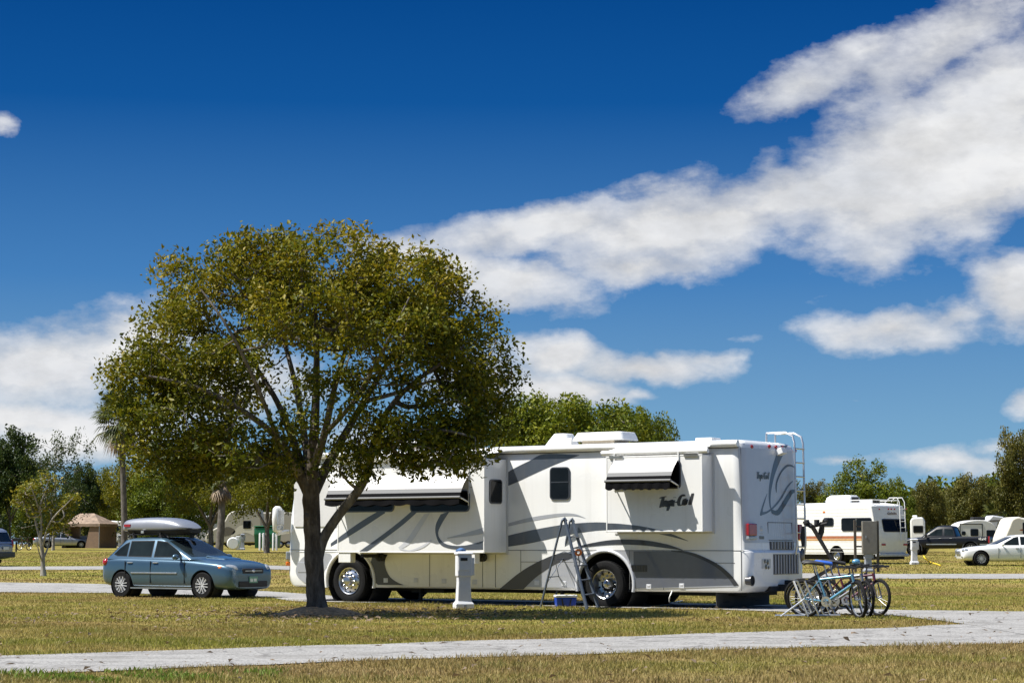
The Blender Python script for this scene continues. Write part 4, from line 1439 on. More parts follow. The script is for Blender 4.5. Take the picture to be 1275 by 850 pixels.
PROTO = {
    'dark': (wild_tree(10, 9, 31, 'leaf_dark', 26000, .28), 10, 9),
    'airy': (wild_tree(10, 9, 32, 'leaf_dark', 7500, .22, bark='bark_pale', dens=.8, attr_n=130, tintb=.55), 10, 9),
    'mid': (wild_tree(9, 10, 33, 'leaf_mid', 52000, .22, lobes=12, base_f=.12), 9, 10),
    'gold': (wild_tree(8, 9, 34, 'leaf_gold', 22000, .23, lobes=11, base_f=.06), 8, 9),
    'gold2': (wild_tree(9, 9, 44, 'leaf_gold', 15000, .21, lobes=9, base_f=.36, trunk_r=.26), 9, 9),
    'brown': (wild_tree(8, 9, 35, 'leaf_brown', 26000, .25, lobes=12, base_f=.05), 8, 9),
    'mid2': (wild_tree(8.5, 9, 36, 'leaf_mid', 27000, .24, lobes=11, base_f=.05, tintb=.42), 8.5, 9),
}
_used = set()


def plant(kind, px, Y, top, wpx, label, group='trees around the campground', rz=None, sub='tree'):
    src, h, w_ = PROTO[kind]
    if kind in _used: o = copy_tree(src)
    else: o = src; _used.add(kind)
    p = stand(px, Y)
    z1 = at(px, top, Y).z
    sc = F / Y
    o.location = p
    o.scale = (wpx / sc / w_,) * 2 + ((z1 - p.z) / h,)
    o.rotation_euler = (0, 0, rz if rz is not None else (px * 1.7) % 6.28)
    return tag(o, label, 'tree', group)


plant('dark', 12, 172, 531, 92, 'dense dark green tree at the far left behind the minivan')
plant('airy', 66, 165, 536, 96, 'loose dark tree with sky showing through, left of the brown tent')
plant('dark', 100, 200, 575, 60, 'dark tree behind the brown canopy tent')
plant('gold', 118, 215, 583, 64, 'golden green tree just right of the brown canopy tent')
plant('mid2', 36, 215, 600, 80, 'low green tree behind the bare sapling')
plant('gold', 175, 190, 575, 100, 'yellowish tree behind the parked hatchback and its roof box')
plant('gold2', 262, 150, 548, 110, 'yellowish tree spreading over the dark trunk beside the dead-fronded palm')
plant('mid2', 208, 175, 560, 110, 'green tree between the two palms')
plant('gold2', 332, 145, 552, 105, 'yellow green tree above the green dumpster')
plant('mid2', 300, 215, 585, 110, 'green tree behind the tan trailer')
plant('mid', 692, 112, 491, 205, 'wide olive tree rising behind the motorhome roof units')
plant('mid', 790, 116, 507, 100, 'smaller olive tree right of the roof air conditioner, behind the motorhome', rz=2.0)
plant('mid2', 640, 125, 512, 90, 'olive tree half hidden by the big tree, above the motorhome', rz=4.0)
plant('brown', 1010, 185, 604, 60, 'low tree behind the old motorhome, next to the ladder')
plant('mid2', 1076, 175, 573, 108, 'tallest olive tree behind the old motorhome')
plant('mid2', 1118, 190, 596, 60, 'green tree above the old motorhome rear rack', rz=3)
plant('brown', 1155, 205, 603, 54, 'small feathery tree behind the black pickup')
plant('brown', 1185, 215, 612, 56, 'dull green tree above the pickup bed')
plant('brown', 1213, 185, 597, 76, 'broad brownish tree behind the white teardrop trailer', rz=1.2)
plant('mid2', 1243, 190, 602, 60, 'green tree left of the tall right-hand tree')
plant('brown', 1272, 150, 545, 78, 'tallest brownish tree at the far right edge', rz=.4)

# palms
pA = fan_palm(9.6, 5, 2.5, 80, 30)
p = stand(155, 150); pA.location = p; pA.rotation_euler = (0, R(-2.5), 0)
tag(pA, 'tall fan palm with a shaggy green head left of the big tree', 'palm tree')
pB = fan_palm(4.6, 8, 1.3, 16, 30)
p = stand(271.5, 118); pB.location = p; pB.rotation_euler = (0, R(3), 0)
pB.children[0].scale = (.62, .62, 1)
tag(pB, 'short palm with a skirt of dead hanging fronds behind the hatchback', 'palm tree')
pC = fan_palm(3.0, 9, 1.5, 30, 8)
pC.location = stand(1243, 178)
tag(pC, 'low fan palm among the trees above the white trailers', 'palm tree')


# bare sapling on the left
def sapling():
    rg = np.random.default_rng(5)
    Y0 = 77.0
    b = stand(53, Y0)
    t = thing('sapling', 'small half-bare tree with pale stems and few yellow leaves on the left lawn', 'tree', b)
    T = lambda px, py, dy=0: at(px, py, Y0 + dy) - b
    limbs = [[(T(54, 717), .13), (T(53.5, 705), .085), (T(53, 690), .075), (T(51, 672), .065), (T(50, 660), .05)],
             [(T(53, 688), .05), (T(48, 665, .2), .045), (T(42, 640, .3), .035), (T(36, 622, .4), .025), (T(28, 610, .5), .012)],
             [(T(51, 672), .05), (T(52, 650), .042), (T(50, 630, -.2), .032), (T(56, 612, -.3), .022), (T(60, 598, -.3), .01)],
             [(T(53, 680), .045), (T(60, 655, -.3), .038), (T(70, 640, -.5), .028), (T(82, 628, -.7), .018), (T(92, 618, -.8), .008)],
             [(T(54, 695), .04), (T(60, 680, .3), .03), (T(63, 662, .5), .022), (T(70, 650, .6), .01)],
             [(T(53, 700), .03), (T(48, 685, -.3), .022), (T(45, 668, -.4), .01)],
             [(T(50, 640), .03), (T(44, 620, -.4), .022), (T(38, 605, -.6), .01)]]
    lob = []
    for x, y, r in ((30, 615, 15), (45, 605, 16), (62, 600, 15), (80, 628, 16), (72, 645, 15), (60, 625, 15), (40, 635, 12), (90, 620, 8), (22, 622, 8), (58, 660, 10), (75, 655, 12)):
        c = T(x, y); lob.append((c.x, c.y, c.z, r / 33.8, .5, r / 40))
    attr = lobes_sample(lob, 170, rg, .2)
    tubes, segs, _ = grow(limbs, attr, rg, tip=.0085, expo=.42, kink=.2)
    wood_mesh('trunk', tubes, segs, 'bark_pale', t, 8, 4)
    hot = np.array([T(x, y) for x, y in ((60, 600), (72, 645), (85, 622), (60, 640), (45, 632), (70, 655), (28, 616), (45, 605))])
    d = np.min(np.linalg.norm(attr[:, None] - hot[None], axis=2), axis=1)
    per = np.where(d < .45, 24, 5)
    C = np.repeat(attr, per, 0)
    C = C + rg.normal(size=C.shape) * np.array([.13, .13, .08])
    leaf_mesh('crown', C, .12, .5, rg, .3 + .6 * rg.random(len(C)), 'leaf_lime', .4, t)


sapling()

# the woods far beyond the sites, one mass
rgw = np.random.default_rng(77)
nW = 150
cx_ = np.linspace(-105, 105, nW) + rgw.normal(size=nW) * 1.0
cy_ = 268 + rgw.normal(size=nW) * 6
hh_ = 6.5 + 2.2 * rgw.random(nW) + 1.2 * np.sin(cx_ * .13)
per = 700
ctr = np.stack([cx_, cy_, hh_ * .5], 1)
Cw = np.repeat(ctr, per, 0)
dv = rgw.normal(size=Cw.shape); dv /= np.linalg.norm(dv, axis=1, keepdims=True)
Cw = Cw + dv * (rgw.random((len(Cw), 1)) ** .4) * np.stack([np.full(len(Cw), 2.1), np.full(len(Cw), 2.1), np.repeat(hh_ * .52, per)], 1)
Cw[:, 2] += 1.1
fw = leaf_mesh('far_woods', Cw, .62, .7, rgw, .12 + .45 * rgw.random(len(Cw)) + np.repeat(.3 * (rgw.random(nW) - .5), per), 'leaf_mid', .4)
tag(fw, 'dark green wood closing the view behind the campground', 'woods', kind='stuff')

# dry leaves dropped on the lawn
rgf = np.random.default_rng(15)
nf = 1900
fx = np.concatenate([TREE_BASE.x + rgf.normal(size=1100) * 2.6, (rgf.random(nf - 1100) * 2 - 1) * 11])
fy = np.concatenate([TREE_BASE.y + rgf.normal(size=1100) * 2.4, 19 + 26 * rgf.random(nf - 1100)])
fz = np.interp(fy, KN_Y, KN_Z) + .035 + .02 * rgf.random(nf)
fl = leaf_mesh('fallen_leaves', np.stack([fx, fy, fz], 1), .085, .55, rgf, rgf.random(nf) * .5, 'palm_dead', 2.0)
tag(fl, 'dry brown leaves scattered over the lawn round the big tree', 'leaves', kind='stuff')
# ------------------------------------------------------------------ cars
def paint(name, col, metal=.35, rough=.3):
    return pm(name, col, rough, metal, var=.03, scale=1.5, coat=.8)


paint('paint_blue', (.06, .115, .165), .45, .30)
paint('paint_white', (.78, .78, .76), 0, .3)
pm('paint_black', (.006, .007, .010), .35, 0.0, var=.05, coat=.15, spec=.3)
paint('paint_silver', (.36, .37, .40), .5, .32)
pm('box_silver', (.25, .26, .285), .35, .3, var=.03, coat=.4)
pm('cladding', (.05, .055, .06), .6)
pm('plate_green', (.10, .22, .16), .4)
pm('seat_dark', (.03, .03, .035), .9)


def car_wheel(parent, x, y, r, w, side, style=6, steer=0):
    e = node_empty('wheel', parent, (x, y, r), (0, 0, steer))
    s = side
    prof = [(r * .62, -w / 2), (r * .93, -w / 2), (r * .985, -w * .38), (r, -w * .2), (r, w * .2), (r * .985, w * .38), (r * .93, w / 2), (r * .62, w / 2)]
    MB().lathe(prof, axis='Y', n=36).build('tyre', MAT['rubber'], e, smooth=40)
    m = MB()
    ro = r * .66
    m.lathe([(ro, -w * .3), (ro, s * w * .49), (ro * .94, s * w * .50), (ro * .90, s * w * .36), (ro * .90, -s * w * .1)], axis='Y', n=32)
    m.lathe([(ro * .24, s * w * .38), (ro * .20, s * w * .46), (.001, s * w * .47)], axis='Y', n=16)
    for k in range(style):
        a = 2 * PI * k / style
        d = Vector((math.cos(a), 0, math.sin(a))); q = Vector((-d.z, 0, d.x))
        for o in ((-.10, .10) if style <= 6 else (0,)):
            m.bar(d * ro * .16 + q * o * ro + Vector((0, s * w * .42, 0)), d * ro * .93 + q * o * 2.0 * ro + Vector((0, s * w * .44, 0)), ro * (.20 if style <= 6 else .09), w * .1)
    m.build('rim', MAT['rim_silver'], e, smooth=40)
    MB().lathe([(.001, s * w * .2), (ro * .9, s * w * .2)], axis='Y', n=24).build('brake_disc', MAT['dark'], e)


def car(root, secs, cab, body_mat, axles, wheel_r, windows, glass_z, cab_mat=None, track=.76, tw=.21, arch=.06, style=6, steer=0.0, arch_trim=None, rr=.18, rf=.22, door_x=(), handles=(), belt=.8):
    rings = []
    for x, w, zb, zs, zt in secs:
        h = [(0, zb), (.62 * w, zb), (.90 * w, zb + .03), (.985 * w, zb + .14), (1.0 * w, zb + (zs - zb) * .55), (.985 * w, zs - .07), (.93 * w, zs), (.70 * w, zs + (zt - zs) * .65), (.35 * w, zt), (0, zt + .01)]
        rings.append([(x, y, z) for y, z in h] + [(x, -y, z) for y, z in h[-2:0:-1]])
    b = MB().loft(rings).build('body', MAT[body_mat], root, sub=2)
    b = bake(b)
    c = MB()
    for ax in axles:
        for s in (-1, 1):
            c.lathe([(.001, s * .45), (wheel_r + arch, s * .45), (wheel_r + arch, s * 1.2), (.001, s * 1.2)], (ax, 0, wheel_r), 'Y', 40)
    cut(b, c, 50)
    for ax in axles:
        for s in (-1, 1):
            m = MB()
            m.lathe([(.001, s * .46), (wheel_r + arch - .006, s * .46), (wheel_r + arch - .006, s * (track + tw / 2 - .03))], (ax, 0, wheel_r), 'Y', 32)
            m.build('wheel_arch', MAT['dark'], root)
    if arch_trim:
        for ax in axles:
            for s in (-1, 1):
                pts = [(ax + (wheel_r + arch + .02) * math.cos(R(a)), s * (track + tw / 2 + .0), wheel_r + (wheel_r + arch + .02) * math.sin(R(a))) for a in range(-10, 191, 10)]
                MB().tube(pts, .028, 6).build('arch_trim', MAT[arch_trim], root, smooth=60)
    # cabin
    zs_ = [l[0] for l in cab]

    def lev(z):
        return [float(np.interp(z, zs_, [l[i] for l in cab])) for i in (1, 2, 3)]

    def ring(z, off=0):
        xr, xf, w = lev(z)
        return plan_ring(z, xr - off, xf + off, -w - off, w + off, rr, rf, 6)
    MB().loft([ring(z) for z in zs_]).build('cabin', MAT[cab_mat or body_mat], root, smooth=45)
    # windscreen and rear window wrap round the cabin ends
    z0, z1 = glass_z
    K = 7
    for nm, idx in (('windscreen', [25, 26, 27, 0, 1, 2, 3][0:0] + [24, 25, 26, 27, 0, 1, 2, 3]), ('rear_window', [10, 11, 12, 13, 14, 15, 16, 17])):
        m = MB(); n = len(idx)
        vs = []
        for k in range(5):
            rg_ = ring(z0 + (z1 - z0) * k / 4, .006)
            vs += [rg_[i] for i in idx]
        m.add(vs, [(k * n + i, k * n + i + 1, (k + 1) * n + i + 1, (k + 1) * n + i) for k in range(4) for i in range(n - 1)])
        m.build(nm, MAT['car_glass'], root, smooth=60)
    for s in (-1, 1):
        for poly in windows:
            vs = [(x, s * (lev(z)[2] + .006), z) for x, z in poly]
            cx_ = sum(p[0] for p in poly) / len(poly); cz_ = sum(p[1] for p in poly) / len(poly)
            f = MB().add(vs, [tuple(range(len(vs)))]).build('window', MAT['dark'], root)
            P2 = [(cx_ + (x - cx_) * .95, cz_ + (z - cz_) * .90) for x, z in poly]
            MB().add([(x, s * (lev(z)[2] + .010), z) for x, z in P2], [tuple(range(len(P2)))]).build('pane', MAT['car_glass'], f)
    for ax in axles:
        for s in (-1, 1):
            car_wheel(root, ax, s * track, wheel_r, tw, s, style, steer if ax == axles[-1] else 0)
    # door joints, handles
    xs_ = [s_[0] for s_ in secs]

    def wside(x):
        return float(np.interp(x, xs_, [s_[1] for s_ in secs]))
    for s in (-1, 1):
        for x in door_x:
            MB().box((x, s * (wside(x) - .006), (belt + .30) / 2 + .02), (.010, .02, belt - .36)).build('door_joint', MAT['dark'], root)
        for x in handles:
            MB().box((x, s * (wside(x) - .01), belt - .05), (.16, .04, .03)).build('door_handle', MAT['steel'], root, bevel=.008)
    return b


def lamp(root, name, mat, c, r, rz=0):
    o = MB().sphere((0, 0, 0), r, 8).build(name, MAT[mat], root, smooth=60)
    o.location = c; o.rotation_euler = (0, 0, rz)
    return o


def hatchback():
    ang = -R(33)
    h = Vector((math.cos(ang), math.sin(ang), 0)); left = Vector((-h.y, h.x, 0))
    side_mid = stand(203.5, 51.2)
    org = side_mid + left * .76 - h * .03
    c = thing('parked_car', 'blue-grey hatchback with a silver roof box parked on the gravel strip', 'car', org, ang)
    secs = [(-2.06, .62, .42, .78, .82), (-2.02, .77, .31, .88, .94), (-1.88, .83, .25, .96, 1.0), (-1.28, .87, .20, .965, .99), (-.4, .872, .19, .945, .97), (.5, .872, .19, .93, .96),
            (1.0, .872, .19, .905, .985), (1.34, .868, .20, .875, .95), (1.75, .865, .20, .845, .92), (2.0, .83, .20, .80, .865), (2.10, .79, .205, .77, .825), (2.17, .74, .215, .73, .77), (2.20, .69, .23, .68, .70), (2.21, .62, .26, .62, .64)]
    cab = [(.93, -1.93, 1.10, .805), (1.39, -1.42, .10, .66), (1.45, -1.18, -.06, .60), (1.478, -.85, -.32, .45)]
    wins = [[(-1.62, 1.05), (-1.46, 1.20), (-1.30, 1.31), (-1.18, 1.355), (-1.18, 1.005), (-1.5, 1.01)],
            [(-1.13, 1.0), (-1.13, 1.38), (-.36, 1.39), (-.36, .985)],
            [(-.28, .985), (-.28, 1.39), (.06, 1.36), (.52, 1.12), (.66, .985)]]
    car(c, secs, cab, 'paint_blue', (-1.28, 1.34), .315, wins, (1.0, 1.38), arch=.055, steer=0, door_x=(-1.16, -.32, .78), handles=(-1.0, -.16), belt=.90)
    for s in (-1, 1):
        MB().box((-.2, s * .872, .60), (1.5, .025, .035)).build('side_moulding', MAT['steel'], c, bevel=.006)
        MB().box((.03, s * .85, .235), (2.0, .03, .03)).build('sill_trim', MAT['steel'], c)
        lamp(c, 'headlight', 'clear_lens', (2.03, s * .66, .715), (.21, .10, .10), s * R(-38))
        lamp(c, 'turn_signal', 'amber_lens', (1.885, s * .79, .735), (.085, .035, .05), s * R(-24))
        lamp(c, 'tail_light', 'red_lens', (-1.91, s * .745, .85), (.12, .085, .10), s * R(25))
        lamp(c, 'fog_light', 'clear_lens', (2.07, s * .56, .40), (.06, .07, .05))
        MB().box((2.04, s * .56, .41), (.10, .24, .14), rz=s * R(-22)).build('fog_recess', MAT['dark'], c, bevel=.02)
        m = MB().sphere((.60, s * .98, .99), (.08, .10, .07), 6)
        m.bar((.60, s * .80, .97), (.60, s * .92, .98), .05, .03)
        m.build('door_mirror', MAT['paint_blue'], c, smooth=50)
        # roof bars
        MB().tube([(-1.35, s * .55, 1.47), (-1.3, s * .55, 1.53), (-.1, s * .55, 1.54), (-.02, s * .56, 1.46)], .018, 8).build('roof_rail', MAT['dark'], c, smooth=40)
    MB().box((2.165, 0, .655), (.12, .78, .13)).build('grille', MAT['dark'], c, bevel=.03)
    MB().box((2.222, 0, .66), (.02, .62, .018)).build('grille_bar', MAT['steel'], c)
    lamp(c, 'badge', 'steel', (2.23, 0, .66), (.012, .06, .035))
    MB().box((2.175, 0, .345), (.11, 1.05, .14)).build('air_intake', MAT['dark'], c, bevel=.02)
    pl = MB().box((2.225, 0, .45), (.015, .31, .155)).build('licence_plate', MAT['plate_green'], c)
    m = MB()
    for k, yy in enumerate((-.11, -.075, -.04, .02, .055, .09)):
        m.box((2.235, yy, .44), (.004, .022, .07))
    m.build('plate_figures', MAT['white_plastic'], pl)
    MB().box((2.12, 0, .255), (.10, 1.2, .03)).build('lip_spoiler', MAT['steel'], c)
    MB().box((1.25, .03, .965), (.62, .62, .05), rot=Matrix.Rotation(R(7), 3, 'Y')).build('bonnet_scoop', MAT['paint_blue'], c, bevel=.03)
    for s in (-1, 1):
        m = MB().sphere((-.05, s * .36, 1.02), (.09, .18, .24), 6); m.build('headrest', MAT['seat_dark'], c)
    for x in (-1.15, -.25):
        MB().tube([(x, -.62, 1.555), (x, .62, 1.555)], .02, 8).build('cross_bar', MAT['dark'], c)
        for s in (-1, 1): MB().box((x, s * .55, 1.50), (.10, .07, .10)).build('bar_foot', MAT['dark'], c, bevel=.01)
    # long roof box
    bx = node_empty('cargo_box', c)
    rings = []
    yo = -.16
    for x, w, z0, z1 in ((-1.90, .30, 1.63, 1.84), (-1.87, .40, 1.60, 1.92), (-1.7, .45, 1.60, 1.95), (-1.1, .46, 1.595, 1.975), (-.3, .46, 1.595, 1.97), (.15, .43, 1.60, 1.90), (.40, .34, 1.62, 1.79), (.52, .20, 1.65, 1.71)):
        zz = z0 + .10
        h = [(0, z0 + .05), (.9 * w, z0 + .05), (w, zz), (.99 * w, zz + (z1 - zz) * .4), (.86 * w, zz + (z1 - zz) * .85), (.55 * w, z1), (0, z1 + .01)]
        rings.append([(x, yo + y, z) for y, z in h] + [(x, yo - y, z) for y, z in h[-2:0:-1]])
    MB().loft(rings).build('box_lid', MAT['box_silver'], bx, sub=2)
    rings = [[(x, yo + sy * w, z) for sy, z in ((-1, .1 + z0), (-.8, z0), (.8, z0), (1, .1 + z0))] for x, w, z0 in ((-1.85, .28, 1.61), (-1.6, .44, 1.575), (-.3, .47, 1.57), (.2, .44, 1.58), (.5, .22, 1.62))]
    MB().loft(rings).build('box_tray', MAT['dark'], bx)
    MB().box((-1.62, yo - .445, 1.79), (.24, .02, .06)).build('logo', MAT['red_lens'], bx)
    MB().box((-1.0, yo - .47, 1.64), (.10, .03, .06)).build('box_latch', MAT['alu'], bx)
    bx.scale = (.87, 1, 1.06); bx.location = (.06, 0, -.14)
    # ski carrier on the bar beside it
    MB().box((-.25, .50, 1.61), (.62, .10, .06)).build('ski_holder', MAT['dark'], c, bevel=.02)
    MB().box((.02, -.5, 1.60), (.5, .08, .05)).build('ski_holder', MAT['dark'], c, bevel=.02)
    return c


hatchback()


def sedan(name, label, cat, loc, rz, mat):
    c = thing(name, label, cat, loc, rz)
    secs = [(-2.62, .66, .40, .78, .84), (-2.55, .82, .30, .90, .97), (-2.2, .91, .24, .96, 1.02), (-1.5, .93, .21, .96, 1.0), (-.5, .93, .20, .93, .96), (.6, .93, .20, .90, .94), (1.1, .93, .20, .88, .95), (1.5, .92, .21, .85, .92),
            (2.1, .88, .22, .78, .85), (2.4, .82, .25, .71, .77), (2.50, .70, .30, .62, .66)]
    cab = [(.90, -2.0, 1.15, .82), (1.36, -1.25, .12, .65), (1.42, -1.05, -.1, .58), (1.44, -.8, -.35, .42)]
    wins = [[(-1.62, 1.0), (-1.15, 1.30), (-.92, 1.335), (-.92, .98)], [(-.86, .98), (-.86, 1.34), (-.22, 1.345), (-.22, .965)], [(-.14, .96), (-.14, 1.345), (.06, 1.31), (.62, 1.0), (.66, .955)]]
    car(c, secs, cab, mat, (-1.32, 1.66), .335, wins, (.99, 1.33), track=.80, style=14, door_x=(-1.1, -.18, .85), handles=(-.9, -.02), belt=.86)
    for s in (-1, 1):
        lamp(c, 'headlight', 'clear_lens', (2.34, s * .68, .70), (.18, .10, .09), s * R(-35))
        lamp(c, 'tail_light', 'red_lens', (-2.5, s * .7, .80), (.12, .14, .12))
        m = MB().sphere((.66, s * 1.0, .98), (.07, .10, .07), 6); m.bar((.66, s * .82, .95), (.66, s * .94, .97), .05, .03)
        m.build('door_mirror', MAT[mat], c, smooth=50)
        lamp(c, 'fog_light', 'clear_lens', (2.46, s * .55, .42), (.06, .12, .04), s * R(-20))
    MB().box((2.52, 0, .60), (.08, .8, .16)).build('grille', MAT['steel'], c, bevel=.02)
    return c


p = stand(1220.5, 97)
sedan('parked_car', 'white sedan parked at the right edge before the cream trailer', 'car', p + Vector((1.66, .85, 0)), PI + R(2), 'paint_white')
p = stand(62, 188)
sedan('parked_car', 'pale silver car half hidden behind the sapling and the brown tent', 'car', p + Vector((.6, 2.5, 0)), R(12), 'paint_silver')


def minivan():
    p = stand(5, 96)
    c = thing('minivan', 'silver minivan cut off by the left edge of the view', 'minivan', p + Vector((-2.35, .9, 0)), PI - R(14))
    secs = [(-2.38, .76, .42, .90, .96), (-2.32, .88, .34, 1.02, 1.06), (-2.0, .94, .28, 1.06, 1.08), (-1.3, .96, .26, 1.05, 1.06), (.3, .96, .25, 1.02, 1.04), (1.1, .96, .25, 1.0, 1.06), (1.6, .94, .26, .92, .98), (2.1, .88, .28, .80, .86), (2.35, .76, .32, .68, .74)]
    cab = [(1.03, -2.36, 1.5, .86), (1.62, -2.12, .55, .72), (1.72, -1.95, .3, .64), (1.76, -1.6, 0, .5)]
    wins = [[(-2.1, 1.14), (-1.98, 1.54), (-1.15, 1.58), (-1.15, 1.12)], [(-1.05, 1.12), (-1.05, 1.58), (-.05, 1.58), (-.05, 1.10)], [(.05, 1.10), (.05, 1.58), (.5, 1.5), (1.0, 1.10)]]
    car(c, secs, cab, 'paint_silver', (-1.35, 1.55), .35, wins, (1.12, 1.55), track=.83, style=6, door_x=(-1.1, 0, 1.1), handles=(-.9, .15), belt=1.0)
    for s in (-1, 1): lamp(c, 'tail_light', 'red_lens', (-2.28, s * .82, 1.0), (.09, .09, .22))
    MB().box((-2.38, 0, .52), (.14, 1.75, .26)).build('bumper', MAT['cladding'], c, bevel=.04)
    MB().box((-2.42, 0, .82), (.02, .5, .13)).build('licence_plate', MAT['white_plastic'], c)


minivan()


def pickup():
    ang = PI - R(24)
    h = Vector((math.cos(ang), math.sin(ang), 0)); left = Vector((-h.y, h.x, 0))
    p = stand(1210, 131)     # near rear wheel
    c = thing('pickup_truck', 'black crew-cab pickup truck parked by the white trailers', 'pickup truck', p - left * .80 + h * 1.75, ang)
    secs = [(-2.9, .92, .52, 1.10, 1.12), (-2.86, .98, .50, 1.16, 1.18), (-1.7, 1.0, .46, 1.17, 1.18), (-.75, 1.0, .44, 1.17, 1.18), (.4, 1.0, .42, 1.13, 1.15), (1.3, 1.0, .42, 1.10, 1.16), (1.75, .99, .44, 1.06, 1.14), (2.5, .96, .46, 1.0, 1.08), (2.8, .90, .48, .90, .98), (2.88, .78, .52, .82, .86)]
    cab = [(1.13, -.85, 1.45, .90), (1.76, -.62, .55, .74), (1.84, -.5, .35, .66), (1.87, -.3, .15, .5)]
    wins = [[(-.68, 1.24), (-.60, 1.66), (-.05, 1.68), (-.05, 1.22)], [(.05, 1.22), (.05, 1.68), (.45, 1.62), (1.0, 1.22)]]
    car(c, secs, cab, 'paint_black', (-1.72, 1.85), .40, wins, (1.24, 1.70), track=.84, tw=.25, style=6, arch=.09, rr=.10, door_x=(-.72, 0, 1.15), handles=(-.5, .2), belt=1.12, arch_trim='cladding')
    MB().box((-1.85, 0, 1.16), (1.9, 1.70, .06)).build('bed_cover', MAT['dark'], c, bevel=.02)
    for s in (-1, 1):
        MB().box((-2.87, s * .93, .98), (.10, .13, .42)).build('tail_light', MAT['red_lens'], c, bevel=.02)
        MB().box((.1, s * 1.0, .70), (1.9, .03, .07)).build('side_moulding', MAT['steel'], c)
        MB().box((-2.55, s * .995, .70), (.5, .03, .06)).build('side_moulding', MAT['steel'], c)
        m = MB()      # 4x4 decal
        y = s * 1.002
        for pts in ([(0, .16), (-.02, .06), (.10, .06)], [(.08, .18), (.08, 0)], [(.15, .10), (.24, .0)], [(.15, 0), (.24, .10)], [(.31, .16), (.29, .06), (.41, .06)], [(.39, .18), (.39, 0)]):
            fn = (lambda a, b: (-2.70 + a, y, .95 + b)) if s < 0 else (lambda a, b: (-2.28 - a, y, .95 + b))
            ribbon(m, pts, .045, fn)
        m.build('lettering', MAT['white_plastic'], c, recalc=False)
        lamp(c, 'headlight', 'clear_lens', (2.80, s * .74, .85), (.06, .16, .12))
        MB().box((1.05, s * 1.08, 1.25), (.12, .22, .2)).build('door_mirror', MAT['dark'], c, bevel=.03)
    MB().box((-2.95, 0, .58), (.16, 1.8, .2)).build('bumper', MAT['steel'], c, bevel=.03)
    MB().box((2.92, 0, .60), (.16, 1.85, .22)).build('bumper', MAT['steel'], c, bevel=.03)
    MB().box((-2.92, 0, .95), (.01, .7, .08)).build('tailgate_handle', MAT['dark'], c)


pickup()


# ------------------------------------------------------------------ trailers and the old motorhome
pm('siding', (.76, .75, .71), .45, var=.04, coat=.2)
pm('cream', (.70, .66, .56), .45, var=.04)
pm('tan', (.44, .41, .34), .5, var=.05)
pm('tan_dark', (.14, .125, .10), .5, var=.08)
pm('stripe_orange', (.36, .13, .06), .5)
pm('stripe_gold', (.52, .30, .12), .5)
pm('stripe_brown', (.13, .065, .04), .5)
pm('pale_grey', (.50, .51, .53), .5)


